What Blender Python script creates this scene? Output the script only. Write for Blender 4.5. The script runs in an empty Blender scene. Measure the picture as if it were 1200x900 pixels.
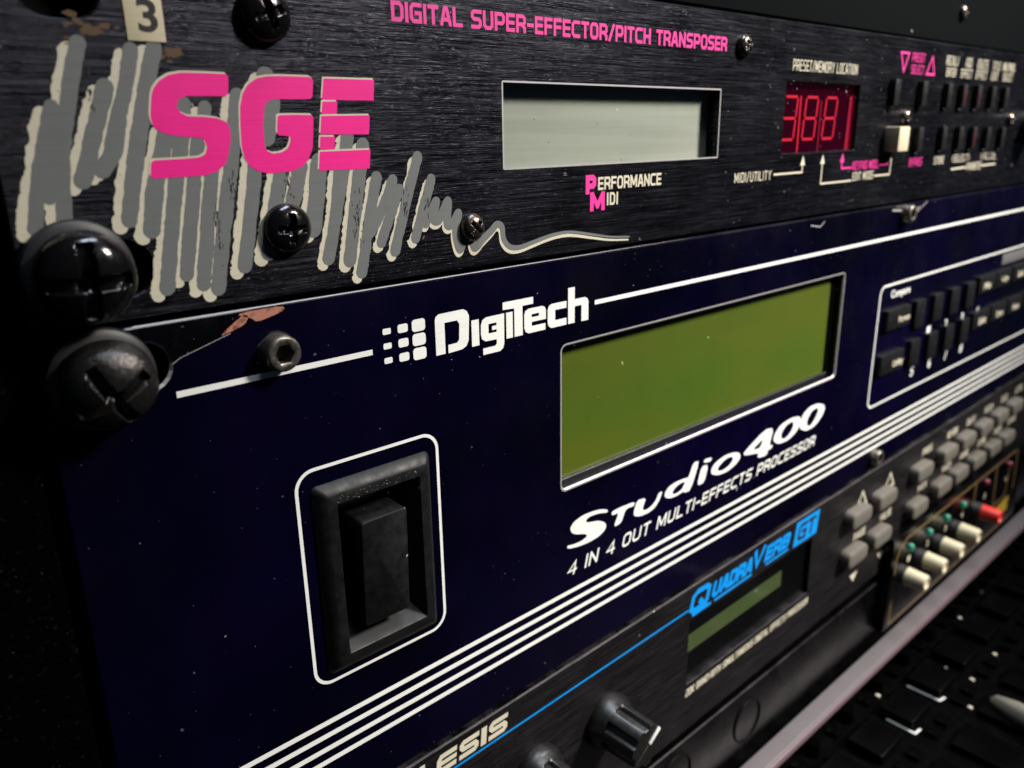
import bpy, bmesh, math, random
from mathutils import Vector, Matrix
from mathutils.geometry import tessellate_polygon

MM = 0.001
sc = bpy.context.scene
COL = sc.collection
random.seed(7)

# ---------------------------------------------------------------- camera
# Panel coordinates: x to the right along the rack, y into the rack, z up; millimetres in the code below.
cam = bpy.data.objects.new('camera', bpy.data.cameras.new('camera'))
COL.objects.link(cam)
cam.data.sensor_width = 36.0
cam.data.lens = 28.32
cam.data.clip_start = 0.005
cam.data.clip_end = 20
CX, CY, CZ = -20.07, -102.2, -23.09
F = 943.85
def _n(v): return Vector(v).normalized()
_a = _n((1100, -313, F)); _b = Vector((58, 3050, F)); _b = (_b - _a * _a.dot(_b)).normalized(); _c = _a.cross(_b)
def _w(v): v = Vector(v); return Vector((v.dot(_a), v.dot(_c), -v.dot(_b)))
_r, _u, _k = _w((1, 0, 0)), _w((0, -1, 0)), _w((0, 0, -1))
cam.matrix_world = Matrix(((_r.x, _u.x, _k.x, CX * MM), (_r.y, _u.y, _k.y, CY * MM), (_r.z, _u.z, _k.z, CZ * MM), (0, 0, 0, 1)))
cam.data.dof.use_dof = True
cam.data.dof.focus_distance = 0.127
cam.data.dof.aperture_fstop = 25
sc.camera = cam

# ---------------------------------------------------------------- room light and exposure
world = bpy.data.worlds.new('World'); sc.world = world; world.use_nodes = True
bg = world.node_tree.nodes['Background']
bg.inputs[0].default_value = (0.30, 0.50, 0.78, 1)
bg.inputs[1].default_value = 0.020
def lamp(name, loc, target, sx, sy, power, col):
    d = bpy.data.lights.new(name, 'AREA'); d.shape = 'RECTANGLE'; d.size = sx * MM; d.size_y = sy * MM
    d.energy = power; d.color = col
    o = bpy.data.objects.new(name, d); COL.objects.link(o)
    o.location = Vector(loc) * MM
    o.rotation_euler = (Vector(target) - Vector(loc)).to_track_quat('-Z', 'Y').to_euler()
    return o
sd = bpy.data.lights.new('desk_spot', 'SPOT'); sd.energy = 134; sd.color = (1.0, 0.95, 0.88); sd.shadow_soft_size = 0.10
sd.spot_size = math.radians(27.5); sd.spot_blend = 1.0
so = bpy.data.objects.new('desk_spot', sd); COL.objects.link(so); so.location = Vector((700, -620, 560)) * MM
so.rotation_euler = (Vector((222, 0, -55)) - Vector((700, -620, 560))).to_track_quat('-Z', 'Y').to_euler()
lamp('ceiling_lamp', (260, -230, 900), (120, 0, -60), 520, 130, 6, (0.80, 0.90, 1.0))
sc.view_settings.view_transform = 'Standard'
sc.view_settings.look = 'None'
sc.view_settings.exposure = 0.0
sc.view_settings.gamma = 1.0

# ---------------------------------------------------------------- materials
def mat(name, col, rough=0.5, metal=0.0, coat=0.0, coat_rough=0.08, spec=0.5, emit=None, estr=0.0):
    m = bpy.data.materials.new(name); m.use_nodes = True
    p = m.node_tree.nodes['Principled BSDF']
    p.inputs['Base Color'].default_value = (*col, 1); p.inputs['Roughness'].default_value = rough
    p.inputs['Metallic'].default_value = metal; p.inputs['Coat Weight'].default_value = coat
    p.inputs['Coat Roughness'].default_value = coat_rough; p.inputs['Specular IOR Level'].default_value = spec
    if emit: p.inputs['Emission Color'].default_value = (*emit, 1); p.inputs['Emission Strength'].default_value = estr
    return m
def nd(m, t, **kw):
    n = m.node_tree.nodes.new(t)
    for k, v in kw.items(): setattr(n, k, v)
    return n
def noise(m, scale, detail=3, rough=0.6, sx=1, sy=1, sz=1):
    L = m.node_tree.links
    tc = nd(m, 'ShaderNodeTexCoord'); mp = nd(m, 'ShaderNodeMapping'); mp.inputs['Scale'].default_value = (sx, sy, sz)
    t = nd(m, 'ShaderNodeTexNoise'); t.inputs['Scale'].default_value = scale; t.inputs['Detail'].default_value = detail
    t.inputs['Roughness'].default_value = rough
    L.new(tc.outputs['Object'], mp.inputs[0]); L.new(mp.outputs[0], t.inputs['Vector'])
    return t.outputs['Fac']
def ramp(m, src, a, b, lo=0.0, hi=1.0):
    r = nd(m, 'ShaderNodeMapRange'); r.inputs['From Min'].default_value = a; r.inputs['From Max'].default_value = b
    r.inputs['To Min'].default_value = lo; r.inputs['To Max'].default_value = hi
    m.node_tree.links.new(src, r.inputs['Value']); return r.outputs[0]
def mathn(m, op, a, b):
    r = nd(m, 'ShaderNodeMath', operation=op)
    for i, v in enumerate((a, b)):
        if isinstance(v, (int, float)): r.inputs[i].default_value = v
        else: m.node_tree.links.new(v, r.inputs[i])
    return r.outputs[0]
def P(m): return m.node_tree.nodes['Principled BSDF']
def vary_rough(m, fac, a, b, lo, hi): m.node_tree.links.new(ramp(m, fac, a, b, lo, hi), P(m).inputs['Roughness'])
def bump(m, fac, dist, strength=1.0):
    b = nd(m, 'ShaderNodeBump'); b.inputs['Distance'].default_value = dist; b.inputs['Strength'].default_value = strength
    m.node_tree.links.new(fac, b.inputs['Height']); m.node_tree.links.new(b.outputs[0], P(m).inputs['Normal'])
def mixcol(m, fac, col):
    """lay a colour over whatever feeds Base Color"""
    p = P(m); mx = nd(m, 'ShaderNodeMix', data_type='RGBA'); L = m.node_tree.links
    s = p.inputs['Base Color']
    if s.is_linked: L.new(s.links[0].from_socket, mx.inputs[6])
    else: mx.inputs[6].default_value = s.default_value[:]
    mx.inputs[7].default_value = (*col, 1); L.new(fac, mx.inputs[0]); L.new(mx.outputs[2], s)
def specks(m, scale, size, density, col=(0.45, 0.42, 0.38), sx=1):
    """settled dust: tiny round grains in a share of the cells"""
    L = m.node_tree.links
    tc = nd(m, 'ShaderNodeTexCoord'); mp = nd(m, 'ShaderNodeMapping'); mp.inputs['Scale'].default_value = (sx, 1, 1)
    ns = nd(m, 'ShaderNodeTexNoise'); ns.inputs['Scale'].default_value = scale * 1.3
    L.new(tc.outputs['Object'], mp.inputs[0]); L.new(mp.outputs[0], ns.inputs['Vector'])
    add = nd(m, 'ShaderNodeVectorMath', operation='ADD'); sc2 = nd(m, 'ShaderNodeVectorMath', operation='SCALE')
    sc2.inputs['Scale'].default_value = 0.9 / scale
    L.new(ns.outputs['Color'], sc2.inputs[0]); L.new(mp.outputs[0], add.inputs[0]); L.new(sc2.outputs[0], add.inputs[1])
    v = nd(m, 'ShaderNodeTexVoronoi'); v.inputs['Scale'].default_value = scale
    L.new(add.outputs[0], v.inputs['Vector'])
    sep = nd(m, 'ShaderNodeSeparateColor'); L.new(v.outputs['Color'], sep.inputs[0])
    on = ramp(m, sep.outputs[0], 1 - density, 1.0, 0, 1)
    lim = mathn(m, 'MULTIPLY', on, size)
    d = mathn(m, 'LESS_THAN', v.outputs['Distance'], lim)
    mixcol(m, d, col); return d

def brushed(name, col, col2, r0, r1, metal):
    m = mat(name, col, 0.4, metal)
    f = noise(m, 1, 4, 0.8, 110, 110, 12000); g = noise(m, 1, 3, 0.6, 40, 40, 2600); w = noise(m, 45, 3)
    s = mathn(m, 'ADD', mathn(m, 'MULTIPLY', f, 0.7), mathn(m, 'MULTIPLY', g, 0.3))
    mixcol(m, ramp(m, s, 0.46, 0.60), col2)
    rr = mathn(m, 'ADD', ramp(m, s, 0.35, 0.65, r0, r1), ramp(m, w, 0.3, 0.7, -0.05, 0.08))
    m.node_tree.links.new(rr, P(m).inputs['Roughness'])
    bump(m, s, 0.00007, 1.0)
    P(m).inputs['Anisotropic'].default_value = 0.0
    return m
M_brush = brushed('black_brushed_aluminium', (0.003, 0.004, 0.009), (0.056, 0.054, 0.066), 0.22, 0.36, 0.85)
specks(M_brush, 420, 0.17, 0.10, (0.35, 0.32, 0.27))
M_brush2 = brushed('black_brushed_panel', (0.004, 0.0035, 0.005), (0.060, 0.052, 0.058), 0.38, 0.58, 0.8)
specks(M_brush2, 380, 0.15, 0.08, (0.3, 0.26, 0.22))
M_gloss = mat('midnight_gloss_enamel', (0.0004, 0.0002, 0.0036), 0.30, 0, 0.22, 0.10, spec=0.12)
vary_rough(M_gloss, noise(M_gloss, 60, 4), 0.3, 0.7, 0.22, 0.42)
mixcol(M_gloss, ramp(M_gloss, noise(M_gloss, 14, 3), 0.4, 0.7, 0, 0.8), (0.0016, 0.0005, 0.014))
specks(M_gloss, 160, 0.10, 0.07, (0.28, 0.28, 0.34))
M_lower = mat('black_glossy_panel', (0.0008, 0.0007, 0.001), 0.3, 0, 0.0, 0.15, spec=0.28)
vary_rough(M_lower, noise(M_lower, 90, 3), 0.3, 0.7, 0.2, 0.34)
M_top = mat('dull_black_panel', (0.0005, 0.0012, 0.0018), 0.75, spec=0.03)
specks(M_top, 200, 0.1, 0.08, (0.2, 0.2, 0.2))
M_blk = mat('black_abs_plastic', (0.0035, 0.0035, 0.004), 0.42, spec=0.35)
vary_rough(M_blk, noise(M_blk, 700, 3), 0.3, 0.7, 0.36, 0.55); bump(M_blk, noise(M_blk, 4500, 2), 0.00002, 0.5)
specks(M_blk, 500, 0.13, 0.07, (0.3, 0.28, 0.26))
M_sw = mat('grained_switch_plastic', (0.0025, 0.0025, 0.003), 0.42, spec=0.38)
vary_rough(M_sw, noise(M_sw, 500, 4), 0.3, 0.7, 0.4, 0.62); bump(M_sw, noise(M_sw, 9000, 2), 0.00003, 0.6)
mixcol(M_sw, ramp(M_sw, noise(M_sw, 260, 5), 0.52, 0.75, 0, 0.15), (0.03, 0.028, 0.026))
specks(M_sw, 520, 0.14, 0.09, (0.35, 0.32, 0.28))
M_void = mat('dark_cavity', (0.002, 0.002, 0.002), 0.9, spec=0.1)
M_screw = mat('black_oxide_steel', (0.045, 0.042, 0.046), 0.24, 0.9)
vary_rough(M_screw, noise(M_screw, 500, 5), 0.3, 0.7, 0.08, 0.24); bump(M_screw, noise(M_screw, 900, 4), 0.00008, 0.5)
mixcol(M_screw, ramp(M_screw, noise(M_screw, 800, 5), 0.58, 0.70, 0, 0.6), (0.17, 0.125, 0.10))
M_screw_worn = mat('scuffed_black_steel', (0.065, 0.06, 0.058), 0.32, 0.85)
vary_rough(M_screw_worn, noise(M_screw_worn, 700, 6), 0.3, 0.7, 0.15, 0.4); bump(M_screw_worn, noise(M_screw_worn, 1400, 5, 0.7), 0.00015, 0.8)
mixcol(M_screw_worn, ramp(M_screw_worn, noise(M_screw_worn, 1300, 6, 0.75), 0.58, 0.68, 0, 0.5), (0.14, 0.12, 0.105))
M_small = mat('worn_steel_screw', (0.10, 0.09, 0.085), 0.28, 0.9)
vary_rough(M_small, noise(M_small, 1500, 4), 0.3, 0.7, 0.15, 0.4)
mixcol(M_small, ramp(M_small, noise(M_small, 1100, 5), 0.56, 0.66), (0.40, 0.22, 0.13))
M_hex = mat('greyed_hex_steel', (0.22, 0.20, 0.17), 0.34, 0.85)
vary_rough(M_hex, noise(M_hex, 1500, 4), 0.3, 0.7, 0.25, 0.5); mixcol(M_hex, ramp(M_hex, noise(M_hex, 900, 5), 0.5, 0.7), (0.07, 0.06, 0.055))
M_corner_refl = mat('dark_corner_reflection', (0.014, 0.014, 0.02), 0.22, 0.9)
vary_rough(M_corner_refl, noise(M_corner_refl, 400, 5), 0.3, 0.7, 0.12, 0.4); specks(M_corner_refl, 1200, 0.2, 0.2, (0.4, 0.36, 0.3))
M_hand_refl = mat('salmon_hand_reflection', (0.62, 0.27, 0.19), 0.35, 0.35)
mixcol(M_hand_refl, ramp(M_hand_refl, noise(M_hand_refl, 900, 4), 0.5, 0.65), (0.25, 0.08, 0.06))
M_edge = mat('bare_aluminium_edge', (0.42, 0.40, 0.40), 0.55, 0.5)
vary_rough(M_edge, noise(M_edge, 1500, 3), 0.3, 0.7, 0.45, 0.65)
mixcol(M_edge, ramp(M_edge, noise(M_edge, 160, 5), 0.62, 0.75, 0, 0.7), (0.2, 0.17, 0.26))
def ink(name, col, rough=0.55, wear=0.0):
    m = mat(name, col, rough)
    mixcol(m, ramp(m, noise(m, 260, 4), 0.4, 0.7, 0, 0.22), tuple(c * 0.72 for c in col))
    mixcol(m, ramp(m, noise(m, 1, 3, 0.7, 60, 60, 3200), 0.45, 0.75, 0, 0.28), tuple(c * 0.55 for c in col))
    if wear: mixcol(m, ramp(m, noise(m, 1500, 5, 0.8), 0.66, 0.70, 0, wear), (0.05, 0.05, 0.05))
    return m
M_white = ink('white_print', (0.82, 0.82, 0.78))
M_cream = ink('cream_print', (0.62, 0.57, 0.44), wear=0.5)
M_grey = ink('grey_print', (0.15, 0.158, 0.155), 0.5, wear=0.25)
M_pink = ink('magenta_print', (0.90, 0.002, 0.26), 0.5)
M_pink2 = ink('pink_print', (0.80, 0.035, 0.30), 0.5)
M_blue = ink('blue_print', (0.0, 0.26, 0.74), 0.45)
M_ink = mat('black_print', (0.01, 0.01, 0.012), 0.5)
M_gold = ink('gold_line_print', (0.20, 0.13, 0.05), 0.45)
M_yellow = ink('yellow_print', (0.42, 0.27, 0.02))
M_red = mat('red_plastic', (0.70, 0.03, 0.02), 0.4)
M_button = mat('grey_rubber_button', (0.12, 0.108, 0.09), 0.45)
vary_rough(M_button, noise(M_button, 400, 3), 0.3, 0.7, 0.38, 0.55)
M_ivory = mat('ivory_plastic', (0.60, 0.53, 0.36), 0.45)
mixcol(M_ivory, ramp(M_ivory, noise(M_ivory, 300, 4), 0.45, 0.7, 0, 0.35), (0.42, 0.34, 0.2))
M_sticker = ink('aged_paper_sticker', (0.66, 0.58, 0.40), 0.7, wear=0.3)
M_green_led = mat('green_indicator', (0.01, 0.16, 0.09), 0.3, emit=(0.02, 0.5, 0.3), estr=0.12)
M_pink_led = mat('red_indicator_off', (0.16, 0.02, 0.04), 0.3)
M_lip = mat('mauve_anodised_rail', (0.145, 0.128, 0.136), 0.5, 0.15)
mixcol(M_lip, ramp(M_lip, noise(M_lip, 120, 4), 0.4, 0.7, 0, 0.4), (0.13, 0.115, 0.105))
M_carpet = mat('black_case_carpet', (0.0008, 0.0008, 0.0008), 0.95, spec=0.0)
bump(M_carpet, noise(M_carpet, 900, 4), 0.0006, 1.0); specks(M_carpet, 1500, 0.2, 0.14, (0.035, 0.033, 0.028))
mixcol(M_carpet, ramp(M_carpet, noise(M_carpet, 1100, 5), 0.60, 0.72, 0, 0.7), (0.012, 0.0115, 0.01))

M_knob = mat('satin_black_knob', (0.006, 0.006, 0.006), 0.33, spec=0.6)
vary_rough(M_knob, noise(M_knob, 900, 4), 0.3, 0.7, 0.27, 0.45)
M_ring = mat('flat_black_ring', (0.002, 0.002, 0.002), 0.5, spec=0.12)
def lcd(name, c1, c2, rough, refl_streak):
    m = mat(name, c1, rough, 0, 0.6, 0.12)
    mixcol(m, ramp(m, noise(m, 12, 2, 0.5, 1, 1, 2.5), 0.3, 0.66), c2)
    mixcol(m, ramp(m, noise(m, 60, 4, 0.6), 0.45, 0.8, 0, 0.3), tuple(c * 0.7 for c in c1))
    if refl_streak: mixcol(m, ramp(m, noise(m, 1, 3, 0.6, 14, 14, 520), 0.42, 0.7, 0, 0.5), tuple(c * 1.35 for c in c1))  # blurred horizontal reflections painted as lighter streaks in the glass colour
    specks(m, 330, 0.1, 0.08, (0.55, 0.6, 0.4))
    return m
M_lcd_grey = lcd('grey_lcd_glass', (0.27, 0.30, 0.255), (0.31, 0.32, 0.26), 0.35, True)
M_lcd_green = lcd('green_lcd_glass', (0.046, 0.088, 0.003), (0.085, 0.092, 0.002), 0.45, False)
M_lcd_dark = lcd('dark_lcd_glass', (0.05, 0.075, 0.02), (0.04, 0.06, 0.02), 0.4, False)
M_smoke = mat('smoked_window', (0.001, 0.001, 0.0015), 0.3, spec=0.25)
M_redwin = mat('red_filter_window', (0.012, 0.0, 0.003), 0.14, emit=(0.30, 0.0, 0.05), estr=0.035)
M_seg = mat('red_segment_and_reflection', (0.2, 0.0, 0.01), 0.4, emit=(0.9, 0.0, 0.035), estr=0.5)
M_red_refl = mat('dim_red_reflection', (0.1, 0.0, 0.01), 0.4, emit=(1.0, 0.0, 0.08), estr=0.22)

# ---------------------------------------------------------------- object helpers
def thing(name, label, cat, org, group=None, roty=0.0):
    o = bpy.data.objects.new(name, None); COL.objects.link(o)
    o.empty_display_size = 0.01
    o.location = Vector(org) * MM; o.rotation_euler = (0, roty, 0)
    o['label'] = label; o['category'] = cat
    if group: o['group'] = group
    return o
def org(o):
    """where a part's mesh origin lies (parts sit at their thing's origin unless placed)"""
    v = Vector((0, 0, 0))
    while o is not None: v = v + o.location; o = o.parent
    return v / MM
def link(name, me, m, parent=None, loc=None, label=None, own=False):
    """loc None: mesh is in rack millimetres; loc given: mesh is round its own origin, placed at loc"""
    o = bpy.data.objects.new(name, me); COL.objects.link(o)
    if own: me = me.copy(); me.materials.clear(); o.data = me
    base = org(parent)
    if m and not me.materials: me.materials.append(m)
    if parent: o.parent = parent
    if loc is None: me.transform(Matrix.Translation(-base * MM))
    else: o.location = (Vector(loc) - base) * MM
    if label: o['label'] = label
    return o
def mesh_of(verts, faces, smooth=False, name='shape', sharp=38):
    me = bpy.data.meshes.new(name)
    me.from_pydata([Vector(v) * MM for v in verts], [], faces); me.update()
    bm = bmesh.new(); bm.from_mesh(me); bmesh.ops.recalc_face_normals(bm, faces=bm.faces); bm.to_mesh(me); bm.free()
    if smooth:
        for p in me.polygons: p.use_smooth = True
        me.set_sharp_from_angle(angle=math.radians(sharp))
    return me
def flat(polys, y, step=0.0):
    """printed shapes: each entry is [outer, hole, ...] of (x, z); faces look towards -y"""
    V, Fc = [], []
    for k, loops in enumerate(polys):
        b = len(V); yy = y - step * k
        for lp in loops: V += [(x, yy, z) for x, z in lp]
        for t in tessellate_polygon([[Vector((x, z, 0)) for x, z in lp] for lp in loops]):
            p = [V[b + i] for i in t]
            ar = (p[1][0] - p[0][0]) * (p[2][2] - p[0][2]) - (p[1][2] - p[0][2]) * (p[2][0] - p[0][0])
            Fc.append([b + i for i in (t if ar > 0 else t[::-1])])
    me = bpy.data.meshes.new('print'); me.from_pydata([Vector(v) * MM for v in V], [], Fc); me.update()
    return me
def rrect(x0, x1, z0, z1, r, n=5):
    pts = []
    for cx, cz, a0 in ((x1 - r, z1 - r, 0), (x0 + r, z1 - r, 90), (x0 + r, z0 + r, 180), (x1 - r, z0 + r, 270)):
        for i in range(n + 1):
            a = math.radians(a0 + 90 * i / n); pts.append((cx + r * math.cos(a), cz + r * math.sin(a)))
    return pts
def circle(x, z, r, n=20): return [(x + r * math.cos(2 * math.pi * i / n), z + r * math.sin(2 * math.pi * i / n)) for i in range(n)]
def ribbon(pts, w, closed=False):
    n = len(pts); L, R = [], []
    for i in range(n):
        p = Vector(pts[i])
        if closed: a, b = Vector(pts[i - 1]), Vector(pts[(i + 1) % n])
        else: a, b = Vector(pts[max(i - 1, 0)]), Vector(pts[min(i + 1, n - 1)])
        d1 = (p - a); d2 = (b - p)
        if d1.length < 1e-9: d1 = d2
        if d2.length < 1e-9: d2 = d1
        d1 = d1.normalized(); d2 = d2.normalized(); t = (d1 + d2).normalized()
        nrm = Vector((-t.y, t.x)); k = w / 2 / max(0.35, nrm.dot(Vector((-d1.y, d1.x))))
        L.append(tuple(p + nrm * k)); R.append(tuple(p - nrm * k))
    if closed: return [L, R[::-1]]
    return [L + R[::-1]]
def rbox(x0, x1, y0, y1, z0, z1, bev=0.4, seg=2):
    bm = bmesh.new(); bmesh.ops.create_cube(bm, size=1)
    for v in bm.verts: v.co = Vector(((x0 + x1) / 2 + v.co.x * (x1 - x0), (y0 + y1) / 2 + v.co.y * (y1 - y0), (z0 + z1) / 2 + v.co.z * (z1 - z0)))
    if bev: bmesh.ops.bevel(bm, geom=list(bm.edges), offset=bev, segments=seg, profile=0.6, affect='EDGES')
    for v in bm.verts: v.co *= MM
    me = bpy.data.meshes.new('box'); bm.to_mesh(me); bm.free()
    for p in me.polygons: p.use_smooth = True
    me.set_sharp_from_angle(angle=math.radians(50))
    return me
def loft(rings, cap0=False, cap1=True, smooth=True, close=True, sharp=38):
    """rings: lists of (x,y,z) with equal counts"""
    V = [v for r in rings for v in r]; n = len(rings[0]); Fc = []
    for k in range(len(rings) - 1):
        for i in range(n if close else n - 1):
            j = (i + 1) % n; Fc.append((k * n + i, k * n + j, (k + 1) * n + j, (k + 1) * n + i))
    if cap0: Fc.append(list(range(n)))
    if cap1: Fc.append([(len(rings) - 1) * n + i for i in range(n)])
    return mesh_of(V, Fc, smooth, sharp=sharp)
def ringy(r, y, n=32, f=None):
    out = []
    for i in range(n):
        a = 2 * math.pi * i / n; rr = r * (f(a) if f else 1)
        out.append((rr * math.cos(a), y, rr * math.sin(a)))
    return out
def hexf(a):
    a = (a % (math.pi / 3)) - math.pi / 6
    return math.cos(math.pi / 6) / math.cos(a)
def panel(name, x0, x1, z0, z1, m, parent, holes=(), y=0.0, th=3.0, ch=0.35, r=0.4, slope=0.0, edge=None, rim_lit=True):
    """front plate with a chamfered rim and real openings; holes: (x0,x1,z0,z1,r,chamfer)"""
    def sl(pts): return [(px, pz + slope * (px - x0) if pz < (z0 + z1) / 2 else pz) for px, pz in pts]
    V, Fc, mi = [], [], []
    def add(pts, yy):
        b = len(V); V.extend((px, yy, pz) for px, pz in pts); return b
    front = [sl(rrect(x0 + ch, x1 - ch, z0 + ch, z1 - ch, max(r, 0.05), 4))]
    outer = sl(rrect(x0, x1, z0, z1, max(r, 0.05) + ch, 4))
    hl = []
    for h in holes:
        hx0, hx1, hz0, hz1, hr, hc = h
        front.append(rrect(hx0 - hc, hx1 + hc, hz0 - hc, hz1 + hc, hr + hc, 5)); hl.append((rrect(hx0, hx1, hz0, hz1, hr, 5), hc))
    bs = [add(l, y) for l in front]
    idx = [b + i for b, l in zip(bs, front) for i in range(len(l))]
    for t in tessellate_polygon([[Vector((px, pz, 0)) for px, pz in l] for l in front]):
        Fc.append([idx[i] for i in t]); mi.append(0)
    def bridge(a, b, n, k):
        for i in range(n): Fc.append((a + i, a + (i + 1) % n, b + (i + 1) % n, b + i)); mi.append(k)
    n = len(outer); o1 = add(outer, y + ch); o2 = add(outer, y + th)
    for i in range(n):
        j = (i + 1) % n; up = min(outer[i][1], outer[j][1]) > (z0 + z1) / 2
        Fc.append((bs[0] + i, bs[0] + j, o1 + j, o1 + i)); mi.append(1 if edge and up and rim_lit else 0)
    bridge(o1, o2, n, 0)
    for (lp, hc), b in zip(hl, bs[1:]):
        n = len(lp); a1 = add(lp, y + max(hc, 0.02)); a2 = add(lp, y + th)
        bridge(b, a1, n, 1 if edge else 0); bridge(a1, a2, n, 0)
    me = mesh_of(V, Fc)
    me.materials.append(m)
    if edge: me.materials.append(edge)
    for p, k in zip(me.polygons, mi): p.material_index = k
    return link(name, me, None, parent)
_font = None
def text(name, s, x0, x1, zb, zt, m, parent, y=-0.04, bold=0.0, shear=0.0, slope=0.0, spacing=1.0, label=None, res=3, stack=None):
    cu = bpy.data.curves.new('t', 'FONT'); cu.body = s; cu.resolution_u = res; cu.offset = bold; cu.space_character = spacing
    cu.fill_mode = 'FRONT' if hasattr(cu, 'fill_mode') else cu.fill_mode
    cu.dimensions = '2D'; cu.fill_mode = 'BOTH'
    ob = bpy.data.objects.new('t', cu); COL.objects.link(ob)
    dg = bpy.context.evaluated_depsgraph_get(); dg.update()
    me = bpy.data.meshes.new_from_object(ob.evaluated_get(dg)); bpy.data.objects.remove(ob); bpy.data.curves.remove(cu)
    xs = [v.co.x for v in me.vertices]; ys = [v.co.y for v in me.vertices]
    ax, bx, ay, by = min(xs), max(xs), min(ys), max(ys)
    for v in me.vertices:
        u = (v.co.x - ax) / (bx - ax); w = (v.co.y - ay) / (by - ay)
        v.co = Vector((x0 + u * (x1 - x0) + shear * (w - 0.5) * (zt - zb), y, zb + w * (zt - zb) + slope * u * (x1 - x0))) * MM
    me.materials.clear(); me.update()
    return link(name, me, m, parent, label=label)
def prints(name, polys, m, parent, y=-0.04, step=0.0, label=None):
    return link(name, flat(polys, y, step), m, parent, label=label)
def chaikin(p, t=0.22, it=1):
    for _ in range(it):
        q = []
        for i in range(len(p)):
            a, b = p[i], p[(i + 1) % len(p)]
            q += [(a[0] + (b[0] - a[0]) * t, a[1] + (b[1] - a[1]) * t), (b[0] - (b[0] - a[0]) * t, b[1] - (b[1] - a[1]) * t)]
        p = q
    return p
# screws -------------------------------------------------
def sstep(a, b, x):
    t = min(1, max(0, (x - a) / (b - a))); return t * t * (3 - 2 * t)
def cross_head(R, H, arm, wid, depth, ang=0.0, nr=34, nt=112, rim=0.6, flare=0.0):
    """domed screw head looking towards -y with a real cross recess"""
    V = [(0, 0, 0)]; ca, sa = math.cos(ang), math.sin(ang)
    def yy(x, z):
        r = math.hypot(x, z); base = H * math.sqrt(max(0, 1 - (r / (R * 1.04)) ** 2)) * 0.86 + H * 0.14
        u, v = x * ca + z * sa, -x * sa + z * ca; e = wid * 0.13
        def bar(p, q):
            ww = wid * (1 + flare * abs(p) / arm)
            return (1 - sstep(arm - e * 2, arm + e, abs(p))) * (1 - sstep(ww / 2 - e, ww / 2 + e, abs(q)))
        k = max(bar(u, v), bar(v, u)); core = 1 - sstep(wid * 0.3, wid * 1.1, r)
        return -(base - k * depth * (0.62 + 0.38 * core) * (1 - 0.35 * (r / arm if arm else 0)))
    V = [(0, yy(0, 0), 0)]; Fc = []
    for k in range(1, nr + 1):
        r = R * (k / nr) ** 0.9
        for i in range(nt):
            a = 2 * math.pi * i / nt; x, z = r * math.cos(a), r * math.sin(a); V.append((x, yy(x, z), z))
    for i in range(nt): V.append((R * 1.0 * math.cos(2 * math.pi * i / nt), rim, R * math.sin(2 * math.pi * i / nt)))
    for i in range(nt): Fc.append((0, 1 + i, 1 + (i + 1) % nt))
    for k in range(nr):
        for i in range(nt):
            a = 1 + k * nt; b = a + nt; j = (i + 1) % nt; Fc.append((a + i, b + i, b + j, a + j))
    me = mesh_of(V, Fc)
    for p in me.polygons: p.use_smooth = True
    me.set_sharp_from_angle(angle=math.radians(55))
    return me
def hex_head(R, H, socket, n=48):
    rings = [ringy(R, 0, n), ringy(R, -H + 0.5, n), ringy(R * 0.93, -H + 0.1, n), ringy(R * 0.86, -H, n),
             ringy(socket * 1.12, -H, n), ringy(socket, -H + 0.15, n, hexf), ringy(socket, -H + 2.2, n, hexf)]
    return loft(rings)
def washer(R, r, H, n=48):
    return loft([ringy(R, 0, n), ringy(R * 0.97, -H * 0.6, n), ringy(R * 0.86, -H, n), ringy(r, -H, n)], cap1=False)

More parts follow.
